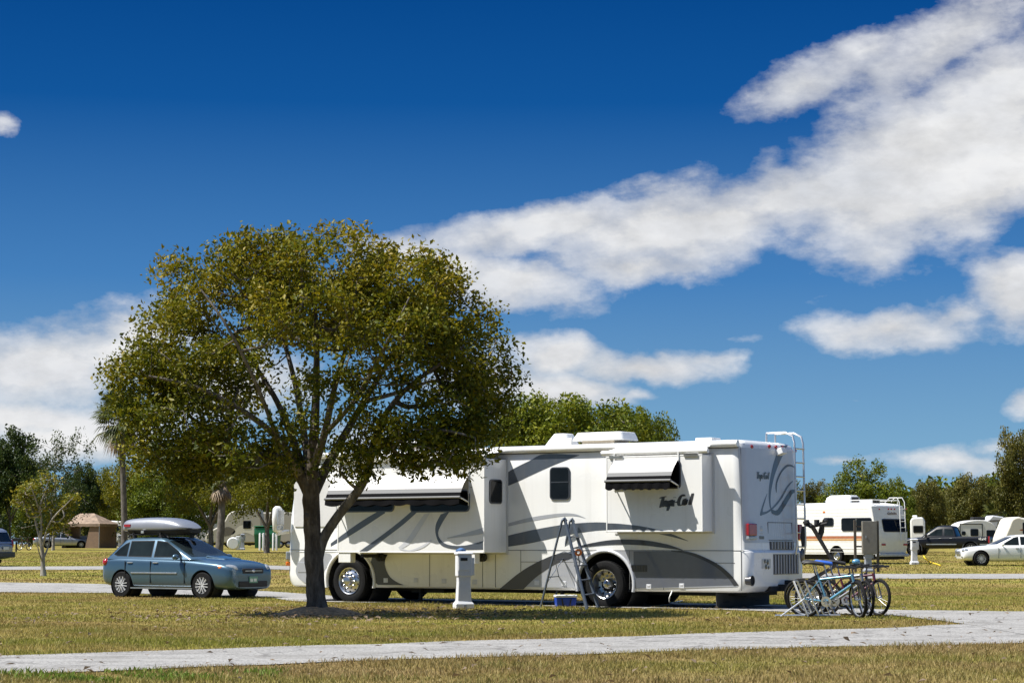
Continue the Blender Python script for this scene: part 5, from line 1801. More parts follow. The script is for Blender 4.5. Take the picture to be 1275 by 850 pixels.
def old_motorhome():
    Y = 101.0
    be = R(52)
    ang = PI - be
    p = stand(1093, Y)
    t = thing('motorhome', 'old white motorhome with orange side stripe and roof rack, behind the bicycles', 'motorhome', p, ang)
    M = Matrix.Translation(p) @ Matrix.Rotation(ang, 4, 'Z'); MI = M.inverted(); el_ = MI @ EYE; R3 = MI.to_3x3()

    def Q(px, py, y=0.0):
        d = R3 @ ray(px, py); q = el_ + d * ((y - el_.y) / d.y); return q.x, q.z

    def QX(px, py, x=0.0):
        d = R3 @ ray(px, py); q = el_ + d * ((x - el_.x) / d.x); return q.y, q.z
    zt = Q(1092, 629.5)[1]; zb = Q(1092, 690)[1]
    L = 7.4
    W = 2.3
    rings = [plan_ring(z, x0, x1, -W + i, -i, .06, .3) for z, x0, x1, i in ((zb, .22, L - .5, .03), (zb + .35, .12, L, 0), (zb + 1.1, .10, L + .05, 0), (zt - .4, .28, L - .3, 0), (zt, .36, L - .6, .0), (zt + .10, .55, L - 1.0, .12), (zt + .2, 1.4, L - 1.6, .3))]
    body = MB().loft(rings).build('body', MAT['siding'], t, smooth=40)
    ux = Q(1041.5, 690)[0]
    c = MB().lathe([(.001, -.5), (.50, -.5), (.50, .2), (.001, .2)], (ux, 0, .40), 'Y', 32)
    cut(body, c)
    m = MB().lathe([(.001, -.49), (.495, -.49), (.495, -.02)], (ux, 0, .40), 'Y', 32); m.build('wheel_well', MAT['dark'], t)
    for u in (ux, L - 1.1):
        e = node_empty('wheel', t, (u, -.12, .38))
        MB().lathe([(.22, -.11), (.35, -.12), (.38, -.06), (.38, .06), (.35, .12), (.22, .11)], axis='Y', n=28).build('tyre', MAT['rubber'], e, smooth=40)
        MB().lathe([(.225, .10), (.20, .11), (.17, .05), (.10, .07), (.08, .13), (.001, .14)], axis='Y', n=24).build('rim', MAT['chrome'], e, smooth=40)
    m = MB()         # clapboard lines
    k = zb + .12
    while k < zt - .1:
        if not (1.35 < k - 0 < 0):
            m.box((L / 2 + .1, .003, k), (L - .9, .008, .012))
        k += .16
    m.build('siding_ridge', MAT['siding'], t)
    for (za, zb_, mt) in ((667, 670, 'stripe_orange'), (670.4, 672.6, 'stripe_gold')):
        z1, z0 = Q(1060, za)[1], Q(1060, zb_)[1]
        MB().box((L / 2 + .1, .008, (z0 + z1) / 2), (L - .5, .008, z1 - z0)).build('stripe', MAT[mt], t)
        MB().box((.13 , -W / 2, (z0 + z1) / 2 + .0), (.03, W - .2, z1 - z0)).build('stripe', MAT['stripe_brown' if mt == 'stripe_orange' else 'stripe_gold'], t)
    for a, b, c0, c1 in ((1038, 1025.5, 644, 655), (1085.5, 1048, 644, 661)):
        ua, z1 = Q(a, c0); ub, z0 = Q(b, c1)
        side_window(t, ua, ub, z0, z1, 0.004, .12)
        if b == 1048: MB().box(((ua + ub) / 2, .03, (z0 + z1) / 2), (.04, .02, z1 - z0 - .06)).build('mullion', MAT['steel'], t)
    # rear end: slanted face, use x of the slope
    ya, z1 = QX(1097.5, 645.5, .22); yb, z0 = QX(1128, 662, .2)
    def rx_(z): return float(np.interp(z, [zb, zb + .35, zb + 1.1, zt - .4, zt], [.22, .12, .10, .28, .36]))
    P = rounded_rect(min(ya, yb), max(ya, yb), z0, z1, .1)
    f = MB().add([(rx_(b) - .014, a, b) for a, b in P], [tuple(range(len(P)))]).build('rear_window', MAT['dark'], t)
    P = rounded_rect(min(ya, yb) + .06, max(ya, yb) - .06, z0 + .06, z1 - .06, .06)
    MB().add([(rx_(b) - .02, a, b) for a, b in P], [tuple(range(len(P)))]).build('pane', MAT['glass'], f)
    for px in (1106, 1109.5, 1113.5, 1094.5, 1128):
        y, z = QX(px, 633.5, .34)
        lamp(t, 'marker_light', 'red_lens', (rx_(z) - .01, y, z), (.03, .05, .04))
    m = MB()
    for i in range(7):
        y, z = QX(1105 + i * 1.7, 639, .3)
        ribbon(m, [(y, z - .06), (y + .02, z + .05 + .03 * (i % 2)), (y - .05, z - .05)], .03, lambda a, b: (rx_(b) - .012, a, b))
    m.build('lettering', MAT['stripe_brown'], t, recalc=False)
    for px in (1100, 1127):
        y, z = QX(px, 677.5, .12)
        MB().box((rx_(z) - .01, y, z), (.05, .28, .10)).build('tail_light', MAT['red_lens'], t, bevel=.02)
    y, z = QX(1112, 692, .05)
    MB().box((.08, -W / 2, z + .05), (.14, W, .14)).build('bumper', MAT['pale_grey'], t, bevel=.03)
    MB().box((L / 2, -W / 2, zb - .1), (L - 1, W - .5, .3)).build('chassis', MAT['dark'], t)
    MB().box((.5, -W / 2, zb - .12), (.6, W - .3, .22)).build('undertray', MAT['dark'], t)
    # roof: air conditioner, vent, rack, ladder
    for a, b, top in ((1065, 1033, 616.5), (1091, 1076, 622)):
        ua, _ = Q(a, 628, -1.1); ub, _ = Q(b, 628, -1.1); z1 = Q((a + b) / 2, top, -1.1)[1]
        rr_ = [plan_ring(z, min(ua, ub) + q, max(ua, ub) - q * 2, -1.5 + q, -.7 - q, .1, .2) for z, q in ((zt + .05, 0), (z1 - .12, .02), (z1, .12))]
        o = MB().loft(rr_).build('air_conditioner' if b == 1033 else 'roof_vent', MAT['roof_white'], t, smooth=40)
        MB().box((min(ua, ub) - .003, -1.1, (zt + z1) / 2 + .05), (.012, .5, (z1 - zt) * .5)).build('intake', MAT['dark'], o)
    m = MB()
    for y in (-.25, -W + .25):
        m.tube([(.5, y, zt + .30), (3.6, y, zt + .30)], .025, 6)
        for x in (.5, 1.3, 2.1, 2.9, 3.6): m.tube([(x, y, zt + .05), (x, y, zt + .30)], .02, 6)
    m.tube([(.5, -.25, zt + .30), (.5, -W + .25, zt + .30)], .025, 6)
    m.build('roof_rack', MAT['white_plastic'], t, smooth=40)
    m = MB()
    for y in (-W + .25, -W + .62):
        m.tube([(.9, y, zt + .25), (.7, y, zt + .42), (.2, y, zt + .42), (.06, y, zt + .2), (.0, y, zb + .6)], .022, 6)
    for i in range(6): m.tube([(.02, -W + .25, zb + .7 + i * .3), (.02, -W + .62, zb + .7 + i * .3)], .016, 6)
    m.build('ladder', MAT['white_plastic'], t, smooth=40)
    y, z = Q(1026, 637)
    MB().box((y, .01, z), (.14, .02, .07)).build('marker_light', MAT['amber_lens'], t)


old_motorhome()


def caravan(label, prof, depth, loc, rz, mat, windows=(), stripes=(), door=None, roof=None, group=None, cat='trailer', wheel=True):
    """side profile (x,z) polygon extruded, rounded; windows on the near side (y=0 plane facing -y)"""
    t = thing('travel_trailer', label, cat, loc, rz, group)
    pts = prof
    MB().prism(pts, lambda a, b: (a, 0, b), lambda a, b: (a, depth, b)).build('body', MAT[mat], t, bevel=.10, seg=3, smooth=40)
    for x0, x1, z0, z1 in windows:
        P = rounded_rect(x0, x1, z0, z1, .08)
        f = MB().prism(P, lambda a, b: (a, -.02, b), lambda a, b: (a, .0, b)).build('window', MAT['dark'], t)
        P = rounded_rect(x0 + .05, x1 - .05, z0 + .05, z1 - .05, .05)
        MB().sheet(P, lambda a, b: (a, -.024, b)).build('pane', MAT['glass'], f)
    for poly, mt in stripes:
        MB().sheet(smooth_poly(poly, 4, True), lambda a, b: (a, -.006, b)).build('stripe', MAT[mt], t)
    if door:
        x0, x1, z0, z1 = door
        m = MB()
        for a, b, c_, d in ((x0, z0, .06, z1 - z0), (x1, z0, .06, z1 - z0)): m.box((a, -.008, (z0 + z1) / 2), (c_, .02, d))
        m.box(((x0 + x1) / 2, -.008, z1), (x1 - x0 + .06, .02, .06))
        m.build('door_frame', MAT['dark'], t)
    if roof:
        for x, w, h, mt in roof:
            zt = max(q[1] for q in prof)
            MB().box((x, depth / 2, zt + h / 2), (w, .8, h)).build('air_conditioner', MAT[mt], t, bevel=.05)
    if wheel:
        xm = (min(q[0] for q in pts) + max(q[0] for q in pts)) / 2
        for x in (xm - .38, xm + .38):
            e = node_empty('wheel', t, (x, .10, .33))
            MB().lathe([(.19, -.1), (.32, -.1), (.33, 0), (.32, .1), (.19, .1)], axis='Y', n=20).build('tyre', MAT['rubber'], e, smooth=40)
            MB().lathe([(.19, -.08), (.08, -.10), (.001, -.10)], axis='Y', n=16).build('rim', MAT['steel'], e)
        MB().box((xm, depth / 2, .40), ((max(q[0] for q in pts) - min(q[0] for q in pts)) * .8, depth * .8, .2)).build('chassis', MAT['dark'], t)
    return t


# white rounded trailer behind the pickup
Y = 150.0; s = F / Y; p = stand(1188, Y)
wpx = lambda x: (x - 1188) / s
zpx = lambda y: at(1200, y, Y).z - p.z
caravan('white round-fronted travel trailer with black windows just behind the pickup', smooth_poly([(wpx(1187), .45), (wpx(1188), zpx(665)), (wpx(1196), zpx(652.5)), (wpx(1212), zpx(647.5)), (wpx(1230), zpx(648)), (wpx(1241), zpx(655)), (wpx(1250), zpx(672)), (wpx(1253), .45)], 4), 2.3, p, R(3), 'siding',
        [(wpx(1209), wpx(1219), zpx(667), zpx(658)), (wpx(1229), wpx(1240), zpx(668), zpx(659.5)), (wpx(1198), wpx(1203), zpx(666), zpx(661))], door=(wpx(1196), wpx(1224), .6, zpx(652)), roof=[(wpx(1224), .9, .22, 'dark')])
Y = 165.0; p = stand(1232, Y); s = F / Y
caravan('grey trailer with a dark roof line between the white teardrop trailer and the cream one', [(0, .5), (0, 2.4), (.3, 2.75), (1.3, 2.6), (1.7, 1.6), (1.7, .5)], 2.2, p, 0, 'pale_grey', stripes=[([(.1, 2.25), (1.4, 2.3), (1.4, 2.38), (.1, 2.36)], 'tan_dark')])
Y = 122.0; p = stand(1250, Y); s = F / Y
zpx = lambda y: at(1260, y, Y).z - p.z
caravan('cream trailer with sloping front at the right edge, behind the white sedan', smooth_poly([(0, .4), (.05, 1.1), (.35, zpx(655)), (.55, zpx(646)), (.95, zpx(643)), (1.5, zpx(645)), (4.5, zpx(647)), (4.6, .4)], 3), 2.3, p, R(4), 'cream',
        [(1.15, 2.2, zpx(665), zpx(650))], stripes=[([(1.1, 1.55), (2.2, 1.6), (2.2, 1.7), (1.1, 1.65)], 'stripe_orange')])
Y = 152.0; p = stand(1134, Y); s = F / Y
zpx = lambda y: at(1144, y, Y).z - p.z
caravan('small white trailer end with a black window, seen between the old motorhome and the pickup', [(0, .5), (0, zpx(648)), (.15, zpx(644)), (.9, zpx(643.5)), (1.0, zpx(648)), (1.02, .5)], 4.0, p, R(-12), 'siding', [(.2, .92, zpx(663), zpx(654))], roof=[(.3, .35, .16, 'roof_white')])
# pale trailers under the trees on the left
Y = 186.0; p = stand(256, Y); s = F / Y
zpx = lambda y: at(290, y, Y).z - p.z
caravan('tan trailer with dark curved stripes standing under the trees behind the hatchback', smooth_poly([(0, .5), (.1, 1.3), (1.5, 2.2), (2.2, zpx(637)), (4.2, zpx(634)), (4.8, zpx(636)), (5.0, .5)], 3), 2.4, p, 0, 'tan',
        [(3.3, 4.0, 1.75, 2.45)], stripes=[([(1.0, 1.1), (1.8, 1.9), (2.6, 1.6), (2.3, 1.2)], 'tan_dark'), ([(2.2, 1.0), (3.0, 2.0), (4.2, 1.9), (4.6, 1.0), (3.5, 1.4)], 'cream')], roof=[(3.2, .9, .35, 'roof_white')])
p = stand(236, 196)
caravan('pale trailer with a blue-grey window behind the roof box, left of the tan trailer', [(0, .6), (0, 2.6), (.3, 3.0), (2.2, 3.0), (2.3, .6)], 2.3, p, 0, 'pale_grey', [(.3, 1.6, 1.7, 2.4)], roof=[(1.0, .8, .3, 'roof_white')])
p = stand(320, 196)
caravan('dark tan trailer behind the green dumpster', [(0, .5), (0, 3.0), (.3, 3.3), (5.0, 3.3), (5.1, .5)], 2.3, p, 0, 'tan', [(.8, 1.8, 1.8, 2.5)])
p = stand(134, 205)
caravan('white trailer right of the brown tent', [(0, .5), (0, 2.2), (.25, 2.6), (1.5, 2.5), (2.0, 1.5), (2.1, .5)], 2.2, p, R(-5), 'siding', [(.5, 1.3, 1.5, 2.1)])
# ------------------------------------------------------------------ things standing about
pm('pedestal_white', (.66, .67, .69), .5, var=.06, dirt=.25)
pm('pedestal_grey', (.30, .32, .36), .5, var=.1)
pm('cloth_blue', (.05, .13, .30), .8, var=.2)
pm('cooler_blue', (.012, .06, .42), .35, var=.05)
pm('ladder_grey', (.07, .09, .125), .5, .25, var=.1, dirt=.2)
pm('galv', (.20, .185, .155), .55, .3, var=.12)
pm('post_brown', (.085, .07, .055), .7)
pm('orange', (.80, .20, .02), .5)
pm('yellow', (.72, .52, .02), .5)
pm('dumpster', (.012, .16, .07), .5, var=.15, dirt=.2)
pm('canvas', (.22, .145, .095), .85, var=.12, scale=3, bump=.3)
pm('canvas_roof', (.27, .195, .14), .85, var=.4, scale=2.2, bump=.5, bscale=4)
pm('bike_blue', (.12, .31, .46), .3, .2, coat=.6)
pm('bike_silver', (.34, .35, .37), .3, .6, coat=.4)
pm('bike_dark', (.035, .03, .035), .35, coat=.4)
pm('bike_purple', (.10, .02, .035), .35, coat=.4)
pm('saddle_black', (.015, .015, .017), .6)
pm('saddle_blue', (.02, .10, .45), .5)
pm('picnic', (.20, .15, .10), .85, var=.3)


def pedestal(label, loc, rz, h=1.16, mat='pedestal_white', cloth=False, group='utility pedestals'):
    t = thing('utility_pedestal', label, 'pedestal', loc, rz, group)
    k = h / 1.16
    rings = [[(x * w, y * d, z * k) for x, y in ((-1, -1), (1, -1), (1, 1), (-1, 1))] for z, w, d in ((0, .19, .16), (.10, .19, .16), (.16, .145, .12), (.55, .125, .105), (.66, .13, .11))]
    MB().loft(rings).build('base', MAT[mat], t, bevel=.015)
    MB().box((0, 0, .88 * k), (.30, .25, .46 * k)).build('cabinet', MAT[mat], t, bevel=.02)
    MB().box((-.02, -.128, .92 * k), (.22, .02, .30 * k)).build('door', MAT[mat], t, bevel=.008)
    MB().box((-.02, -.142, 1.0 * k), (.14, .012, .06 * k)).build('meter_window', MAT['dark'], t)
    rings = [[(x * w, y * d, z * k) for x, y in ((-1, -1), (1, -1), (1, 1), (-1, 1))] for z, w, d in ((1.095, .17, .145), (1.12, .17, .145), (1.16, .12, .10))]
    MB().loft(rings).build('hood', MAT[mat], t, bevel=.012)
    MB().box((.175, 0, .85 * k), (.07, .18, .36 * k)).build('side_box', MAT[mat], t, bevel=.012)
    MB().box((0, -.165, .05 * k), (.07, .012, .07 * k)).build('base_vent', MAT['pedestal_grey'], t)
    return t


b = ground(577, 757.5)
P1 = pedestal('tall white utility pedestal with a blue cloth on top, in front of the big motorhome', b, R(14))
cl = MB()
rg = random.Random(3)
rings = []
for z, r in ((1.15, .08), (1.165, .10), (1.19, .09), (1.215, .06), (1.23, .02)):
    rings.append([(-.05 + r * (1 + .25 * rg.uniform(-1, 1)) * math.cos(2 * PI * k / 12), r * .9 * (1 + .25 * rg.uniform(-1, 1)) * math.sin(2 * PI * k / 12), z) for k in range(12)])
c_ = cl.loft(rings).build('cloth', MAT['cloth_blue'], None, smooth=80)
c_.location = b; tag(c_, 'crumpled blue cloth lying on top of the white pedestal', 'cloth')
pedestal('plain white utility pedestal on the grass behind the bicycles, beside the yellow hose', stand(1138.5, 100), R(5), 1.24)
pedestal('grey-blue utility pedestal under the brown meter cabinet', stand(1081, 84), R(5), .95, 'pedestal_grey')
pedestal('small grey pedestal beside the white tank, left of the green dumpster', stand(302, 168), 0, 1.3, 'pedestal_grey')
pedestal('small pale pedestal on the lawn between the brown tent and the palm trunk', stand(149, 178), 0, 1.2, 'pedestal_grey')


# step ladder
def step_ladder():
    f1, f2 = ground(731, 759), ground(745, 756.5)
    r1, r2 = ground(673, 756), ground(690, 753.5)
    t = thing('step_ladder', 'grey aluminium step ladder open before the motorhome rear wheel', 'ladder', (f1 + f2 + r1 + r2) / 4)
    o = t.location
    f1, f2, r1, r2 = [q - o for q in (f1, f2, r1, r2)]
    Yt = 42.0
    top = 1.80
    a1 = Vector((at(704.5, 700, Yt).x - o.x, (f1.y + r1.y) / 2, top)); a2 = Vector((at(716.5, 700, Yt).x - o.x, (f2.y + r2.y) / 2, top))
    for a, f in ((a1, f1), (a2, f2)):
        MB().bar(f, a, .035, .075).build('front_rail', MAT['ladder_grey'], t, bevel=.004)
    for a, r in ((a1, r1), (a2, r2)):
        MB().bar(r, a + Vector((-.05, 0, 0)), .03, .045).build('rear_rail', MAT['ladder_grey'], t, bevel=.004)
    for i in range(1, 6):
        k = i / 6.2
        p, q = f1.lerp(a1, k), f2.lerp(a2, k)
        MB().bar(p, q, .09, .022).build('step', MAT['ladder_grey'], t)
    MB().box((a1 + a2) / 2 + Vector((-.02, 0, .02)), (.16, (a2 - a1).length + .05, .04), rz=math.atan2((a2 - a1).y, (a2 - a1).x) - PI / 2).build('top_cap', MAT['ladder_grey'], t, bevel=.01) if False else None
    for a in (a1, a2):
        MB().tube([a + Vector((.03, 0, -.03)), a + Vector((0, 0, .03)), a + Vector((-.06, 0, -.02))], .03, 8).build('hinge_cap', MAT['ladder_grey'], t, smooth=50)
    for i in (1, 3):
        k = i / 5
        MB().bar(r1.lerp(a1, .25 + k * .5), r2.lerp(a2, .25 + k * .5), .02).build('brace', MAT['ladder_grey'], t)
    MB().bar(r1.lerp(a1, .30), r2.lerp(a2, .58), .014).build('brace', MAT['ladder_grey'], t)
    MB().bar(r2.lerp(a2, .30), r1.lerp(a1, .58), .014).build('brace', MAT['ladder_grey'], t)
    for a, f, r in ((a1, f1, r1), (a2, f2, r2)):
        p, q = f.lerp(a, .62), r.lerp(a, .60)
        mid = (p + q) / 2 + Vector((0, 0, .05))
        MB().bar(p, mid, .016).bar(mid, q, .016).build('spreader', MAT['ladder_grey'], t)
    # small orange reel hanging on the upper step
    p = f1.lerp(a1, .62).lerp(f2.lerp(a2, .62), .4) + o
    h = thing('hand_reel', 'small orange reel hanging on the step ladder', 'reel', p)
    MB().lathe([(.03, -.045), (.075, -.04), (.055, 0), (.075, .04), (.03, .045)], (.03, -.06, .02), 'Y', 14).build('spool', MAT['orange'], h, smooth=40)
    MB().tube([(.03, -.06, -.04), (.05, -.06, -.2), (.03, -.06, -.36)], .010, 6).build('cord', MAT['dark'], h)
    MB().sphere((-.06, -.06, .03), (.05, .04, .03), 6).build('handle', MAT['white_plastic'], h)


step_ladder()

b = ground(704, 755)
t = thing('cool_box', 'small blue cool box with a white lid on the grass by the step ladder', 'cool box', b, R(8))
rings = [[(x * w, y * d, z) for x, y in ((-1, -1), (1, -1), (1, 1), (-1, 1))] for z, w, d in ((.0, .20, .13), (.20, .22, .15))]
MB().loft(rings).build('tub', MAT['cooler_blue'], t, bevel=.02, seg=3)
MB().box((0, 0, .225), (.46, .32, .05)).build('lid', MAT['white_plastic'], t, bevel=.015, seg=3)
for s in (-1, 1):
    MB().bar((s * .10, -.155, .17), (s * .07, -.145, .03), .035, .02).build('handle_arm', MAT['dark'], t)

# water hose under the motorhome
pts = [ground(800, 758), ground(825, 754), ground(850, 748), RVM @ Vector((1.9, -.2, .12)), RVM @ Vector((1.8, -.25, .45))]
tag(MB().tube(smooth_poly([tuple(q + Vector((0, 0, .012))) for q in pts], 5), .012, 6).build('hose', MAT['white_plastic'], None, smooth=60), 'thin pale hose running from the motorhome underside to the grass', 'hose')
pts = [at(1150, 693, 101), at(1153, 697, 100.5), ground(1158, 700.5), ground(1166, 703), ground(1171, 705)]
tag(MB().tube(smooth_poly([tuple(q + Vector((0, 0, .05))) for q in pts], 5), .035, 6).build('hose', MAT['yellow'], None, smooth=60), 'yellow hose curling over the grass beside the white sedan', 'hose')

# brown meter cabinet between two posts
Y = 84.0
p = stand(1080, Y); s = F / Y
t = thing('meter_cabinet', 'brown metal meter cabinet on two posts behind the bicycles', 'cabinet', p)
X = lambda px: (px - 1080) / s
Z = lambda py: at(1080, py, Y).z - p.z
MB().box(((X(1074) + X(1092)) / 2, -.02, (Z(648.5) + Z(689.5)) / 2), (X(1092) - X(1074), .28, Z(648.5) - Z(689.5))).build('cabinet', MAT['galv'], t, bevel=.015)
for px, top in ((1066, 647), (1094, 648)):
    MB().box((X(px), .12, Z(top) / 2), (.10, .10, Z(top))).build('post', MAT['post_brown'], t, bevel=.008)
for zz in (Z(655), Z(680)):
    MB().box(((X(1066) + X(1094)) / 2, .15, zz), (X(1094) - X(1066), .04, .06)).build('rail', MAT['post_brown'], t)
MB().box((X(1078), -.17, (Z(668))), (.03, .02, .10)).build('latch', MAT['steel'], t)


# ------------------------------------------------------------------ bicycles
def bicycle(label, loc, heading, lean, frame_mat, saddle_mat, steer, group='bicycles parked beside the motorhome', wheel_r=.335, scale=1.0):
    t = thing('bicycle', label, 'bicycle', loc, heading, group)
    t.rotation_euler = (lean, 0, heading)
    t.scale = (scale,) * 3
    rx, fx, r = -.44, .62, wheel_r
    bb = Vector((-.02, 0, .29)); st = Vector((-.16, 0, .74)); hd0 = Vector((.50, 0, .62)); hd1 = Vector((.46, 0, .78))
    ra = Vector((rx, 0, r))
    fm = MAT[frame_mat]

    def wheel(parent, x, z):
        w = node_empty('wheel', parent, (x, 0, z))
        MB().tube([(math.cos(2 * PI * k / 40) * (r - .026), 0, math.sin(2 * PI * k / 40) * (r - .026)) for k in range(40)], .029, 8, closed=True).build('tyre', MAT['rubber'], w, smooth=60)
        MB().lathe([(r - .045, -.012), (r - .06, -.010), (r - .06, .010), (r - .045, .012)], axis='Y', n=40, close=True).build('rim', MAT['alu'], w, smooth=40)
        m = MB()
        for k in range(20):
            a = 2 * PI * k / 20; a2 = a + (.5 if k % 2 else -.5)
            m.tube([(math.cos(a2) * .02, .03 * (1 if k % 4 < 2 else -1), math.sin(a2) * .02), (math.cos(a) * (r - .06), 0, math.sin(a) * (r - .06))], .0018, 3, cap=False)
        sp = m.build('spokes', MAT['steel'], w); sp['kind'] = 'stuff'
        MB().lathe([(.001, -.05), (.018, -.05), (.018, .05), (.001, .05)], axis='Y', n=10).build('hub', MAT['steel'], w)
    m = MB()
    for a, b_, q in ((bb, st, .021), (bb, hd0, .025), (st + Vector((.02, 0, -.06)), hd1 + Vector((.0, 0, -.03)), .021), (hd0, hd1, .026), (st, st + Vector((-.03, 0, .08)), .014)):
        m.tube([a, b_], q, 8)
    for s in (-1, 1):
        m.tube([bb + Vector((0, s * .03, 0)), ra + Vector((0, s * .06, 0))], .010, 6)
        m.tube([st + Vector((.02, s * .012, -.08)), ra + Vector((0, s * .06, 0))], .008, 6)
    m.build('frame', fm, t, smooth=50)
    wheel(t, rx, r)
    MB().tube([st, st + Vector((-.05, 0, .20))], .012, 8).build('seat_post', MAT['steel'], t)
    rings = []
    c = st + Vector((-.06, 0, .22))
    for x, w_, z in ((-.18, .09, .01), (-.13, .105, .03), (0, .065, .018), (.12, .03, .0), (.17, .015, -.01)):
        rings.append([(c.x + x, c.y + w_ * math.cos(a), c.z + z + .036 * math.sin(a)) for a in [2 * PI * k / 10 for k in range(10)]])
    MB().loft(rings).build('saddle', MAT[saddle_mat], t, smooth=60)
    ck = node_empty('crankset', t, bb)
    m = MB().lathe([(.095, -.052), (.095, -.046), (.055, -.046), (.055, -.052)], axis='Y', n=28, close=True)
    for k in range(5):
        a = 2 * PI * k / 5; m.bar((0, -.049, 0), (.07 * math.cos(a), -.049, .07 * math.sin(a)), .014, .006)
    m.build('chainring', MAT['alu'], ck)
    MB().bar((0, -.065, 0), (.11, -.065, -.13), .02, .014).build('crank', MAT['steel'], ck); MB().bar((0, .065, 0), (-.11, .065, .13), .02, .014).build('crank', MAT['steel'], ck)
    MB().box((.11, -.11, -.13), (.09, .08, .02)).build('pedal', MAT['dark'], ck); MB().box((-.11, .11, .13), (.09, .08, .02)).build('pedal', MAT['dark'], ck)
    MB().lathe([(.05, -.05), (.05, -.03), (.001, -.03)], (rx, 0, r), 'Y', 16).build('sprocket', MAT['steel'], t)
    m = MB().tube([(bb.x, -.045, bb.z + .09), (rx, -.045, r + .05)], .004, 4).tube([(bb.x, -.045, bb.z - .09), (rx + .03, -.045, r - .12), (rx, -.045, r - .05)], .004, 4)
    m.build('chain', MAT['dark'], t)
    fr = node_empty('front_end', t, (hd0.x, 0, hd0.z), (0, 0, steer))
    off = Vector((fx - hd0.x, 0, r - hd0.z))
    m = MB()
    for s in (-1, 1):
        m.tube([(0, s * .055, .0), (0.02, s * .058, -.05), (off.x, s * .058, off.z)], .014, 8)
    m.bar((0, -.06, .0), (0, .06, .0), .04, .03)
    m.tube([(0, 0, 0), (-.04, 0, .24)], .014, 8)
    m.tube([(-.04, 0, .24), (.06, 0, .28)], .015, 8)
    m.build('fork', MAT['bike_dark'] if frame_mat != 'bike_dark' else fm, fr, smooth=50)
    MB().tube([(-.01, -.30, .30), (.03, -.12, .28), (.06, 0, .28), (.03, .12, .28), (-.01, .30, .30)], .012, 8).build('handlebar', MAT['dark'], fr, smooth=50)
    for s in (-1, 1):
        MB().tube([(-.012, s * .20, .295), (-.02, s * .32, .302)], .019, 8).build('grip', MAT['saddle_black'], fr)
        MB().bar((.02, s * .17, .285), (.07, s * .24, .25), .012).build('brake_lever', MAT['dark'], fr)
    wheel(fr, off.x, off.z)
    return t


def bike_at(px, Y, heading, *a, **k):
    return stand(px, Y)


hd = -R(27)
bicycle('light blue bicycle with a big silver chainring, nearest of the parked bicycles', stand(1032, 37.6), hd, R(6), 'bike_blue', 'saddle_black', R(-46))
bicycle('silver bicycle with a blue saddle between the light blue and the dark red one', stand(1042, 38.0), hd + R(3), R(4), 'bike_silver', 'saddle_blue', R(-52))
bicycle('dark red bicycle with its front wheel farthest right on the gravel', stand(1056, 38.5), hd + R(4), R(-4), 'bike_purple', 'saddle_black', R(-40))
bicycle('black bicycle behind the other parked bicycles, closest to the motorhome bumper', stand(1028, 39.0), hd + R(6), R(5), 'bike_dark', 'saddle_black', R(-30))
bicycle('black bicycle in the middle of the parked group, its front wheel turned towards the road', stand(1047, 38.9), hd + R(1), R(-3), 'bike_dark', 'saddle_black', R(-58))
bicycle('tiny bicycle standing by the park grill at far left', stand(29, 165), R(65), 0, 'bike_purple', 'saddle_black', 0, group=None, scale=1.1)
# blue helmet hung on a bar
h = thing('helmet', 'bright blue helmet hanging on a bicycle handlebar', 'helmet', at(1066, 699, 37.9))
m = MB().sphere((0, 0, 0), (.075, .06, .055), 8); m.build('shell', MAT['bike_blue'], h, smooth=60)
MB().box((.0, 0, -.045), (.10, .08, .02)).build('strap', MAT['dark'], h)

# floor rack of bent silver tube
Y0 = 37.4
t = thing('bicycle_rack', 'silver tubular floor rack holding the parked bicycles', 'bike rack', ground(1002, 764))
o = t.location
G = lambda px, py, Y: at(px, py, Y) - o
for dx_, dY in ((0, 0), (14, .25), (28, .5)):
    a = G(988 + dx_, 723, Y0 + dY); b_ = G(1006 + dx_, 765, Y0 + dY); c_ = G(993 + dx_, 723, Y0 + dY + .35); d = G(1012 + dx_, 765, Y0 + dY + .35)
    b_.z = .03; d.z = .03
    MB().tube([b_, a, c_, d], .017, 8).build('hoop', MAT['white_plastic'] if dx_ == 0 else MAT['alu'], t, smooth=50)
p, q = G(965, 764, Y0 + .3), G(1046, 764, Y0 + .5); p.z = q.z = .03
MB().tube([p, q], .022, 8).build('foot_tube', MAT['alu'], t)
p, q = G(972, 766, Y0 - .1), G(1002, 745, Y0); p.z = .03
MB().tube([p, q], .016, 8).build('brace', MAT['alu'], t)

# hitch carrier standing up behind the motorhome
t = thing('bike_carrier', 'folding hitch bike carrier with black clamps, raised beside the motorhome ladder', 'bike carrier', RVM @ Vector((-.35, -1.3, .42)))
o = Vector(t.location)
G = lambda px, py, Y: at(px, py, Y) - o
Yc = 42.4
MB().tube([Vector((.1, 0, 0)), G(1040, 704, Yc), G(1012, 656, Yc)], .045, 8).build('mast', MAT['post_brown'], t, smooth=40)
MB().tube([G(1003, 653, Yc), G(1012, 655, Yc), G(1030, 651, Yc - .2)], .03, 8).build('arm', MAT['dark'], t, smooth=40)
for px, py in ((1004, 650), (1009, 654), (1017, 650), (1023, 653), (1027, 649)):
    c = G(px, py, Yc - .1)
    MB().box(c, (.10, .08, .11), rot=Euler((px % 3, py % 2, px % 5)).to_matrix()).build('clamp', MAT['dark'], t, bevel=.015)
MB().tube([G(1024, 652, Yc), G(1022.5, 662, Yc), G(1021, 671, Yc)], [.05, .06, .03], 8).build('strap_bag', MAT['dark'], t, smooth=50)
MB().tube([G(1000, 655, Yc), G(999.5, 668, Yc), G(1000, 680, Yc)], [.03, .05, .03], 8).build('strap_bag', MAT['dark'], t, smooth=50)

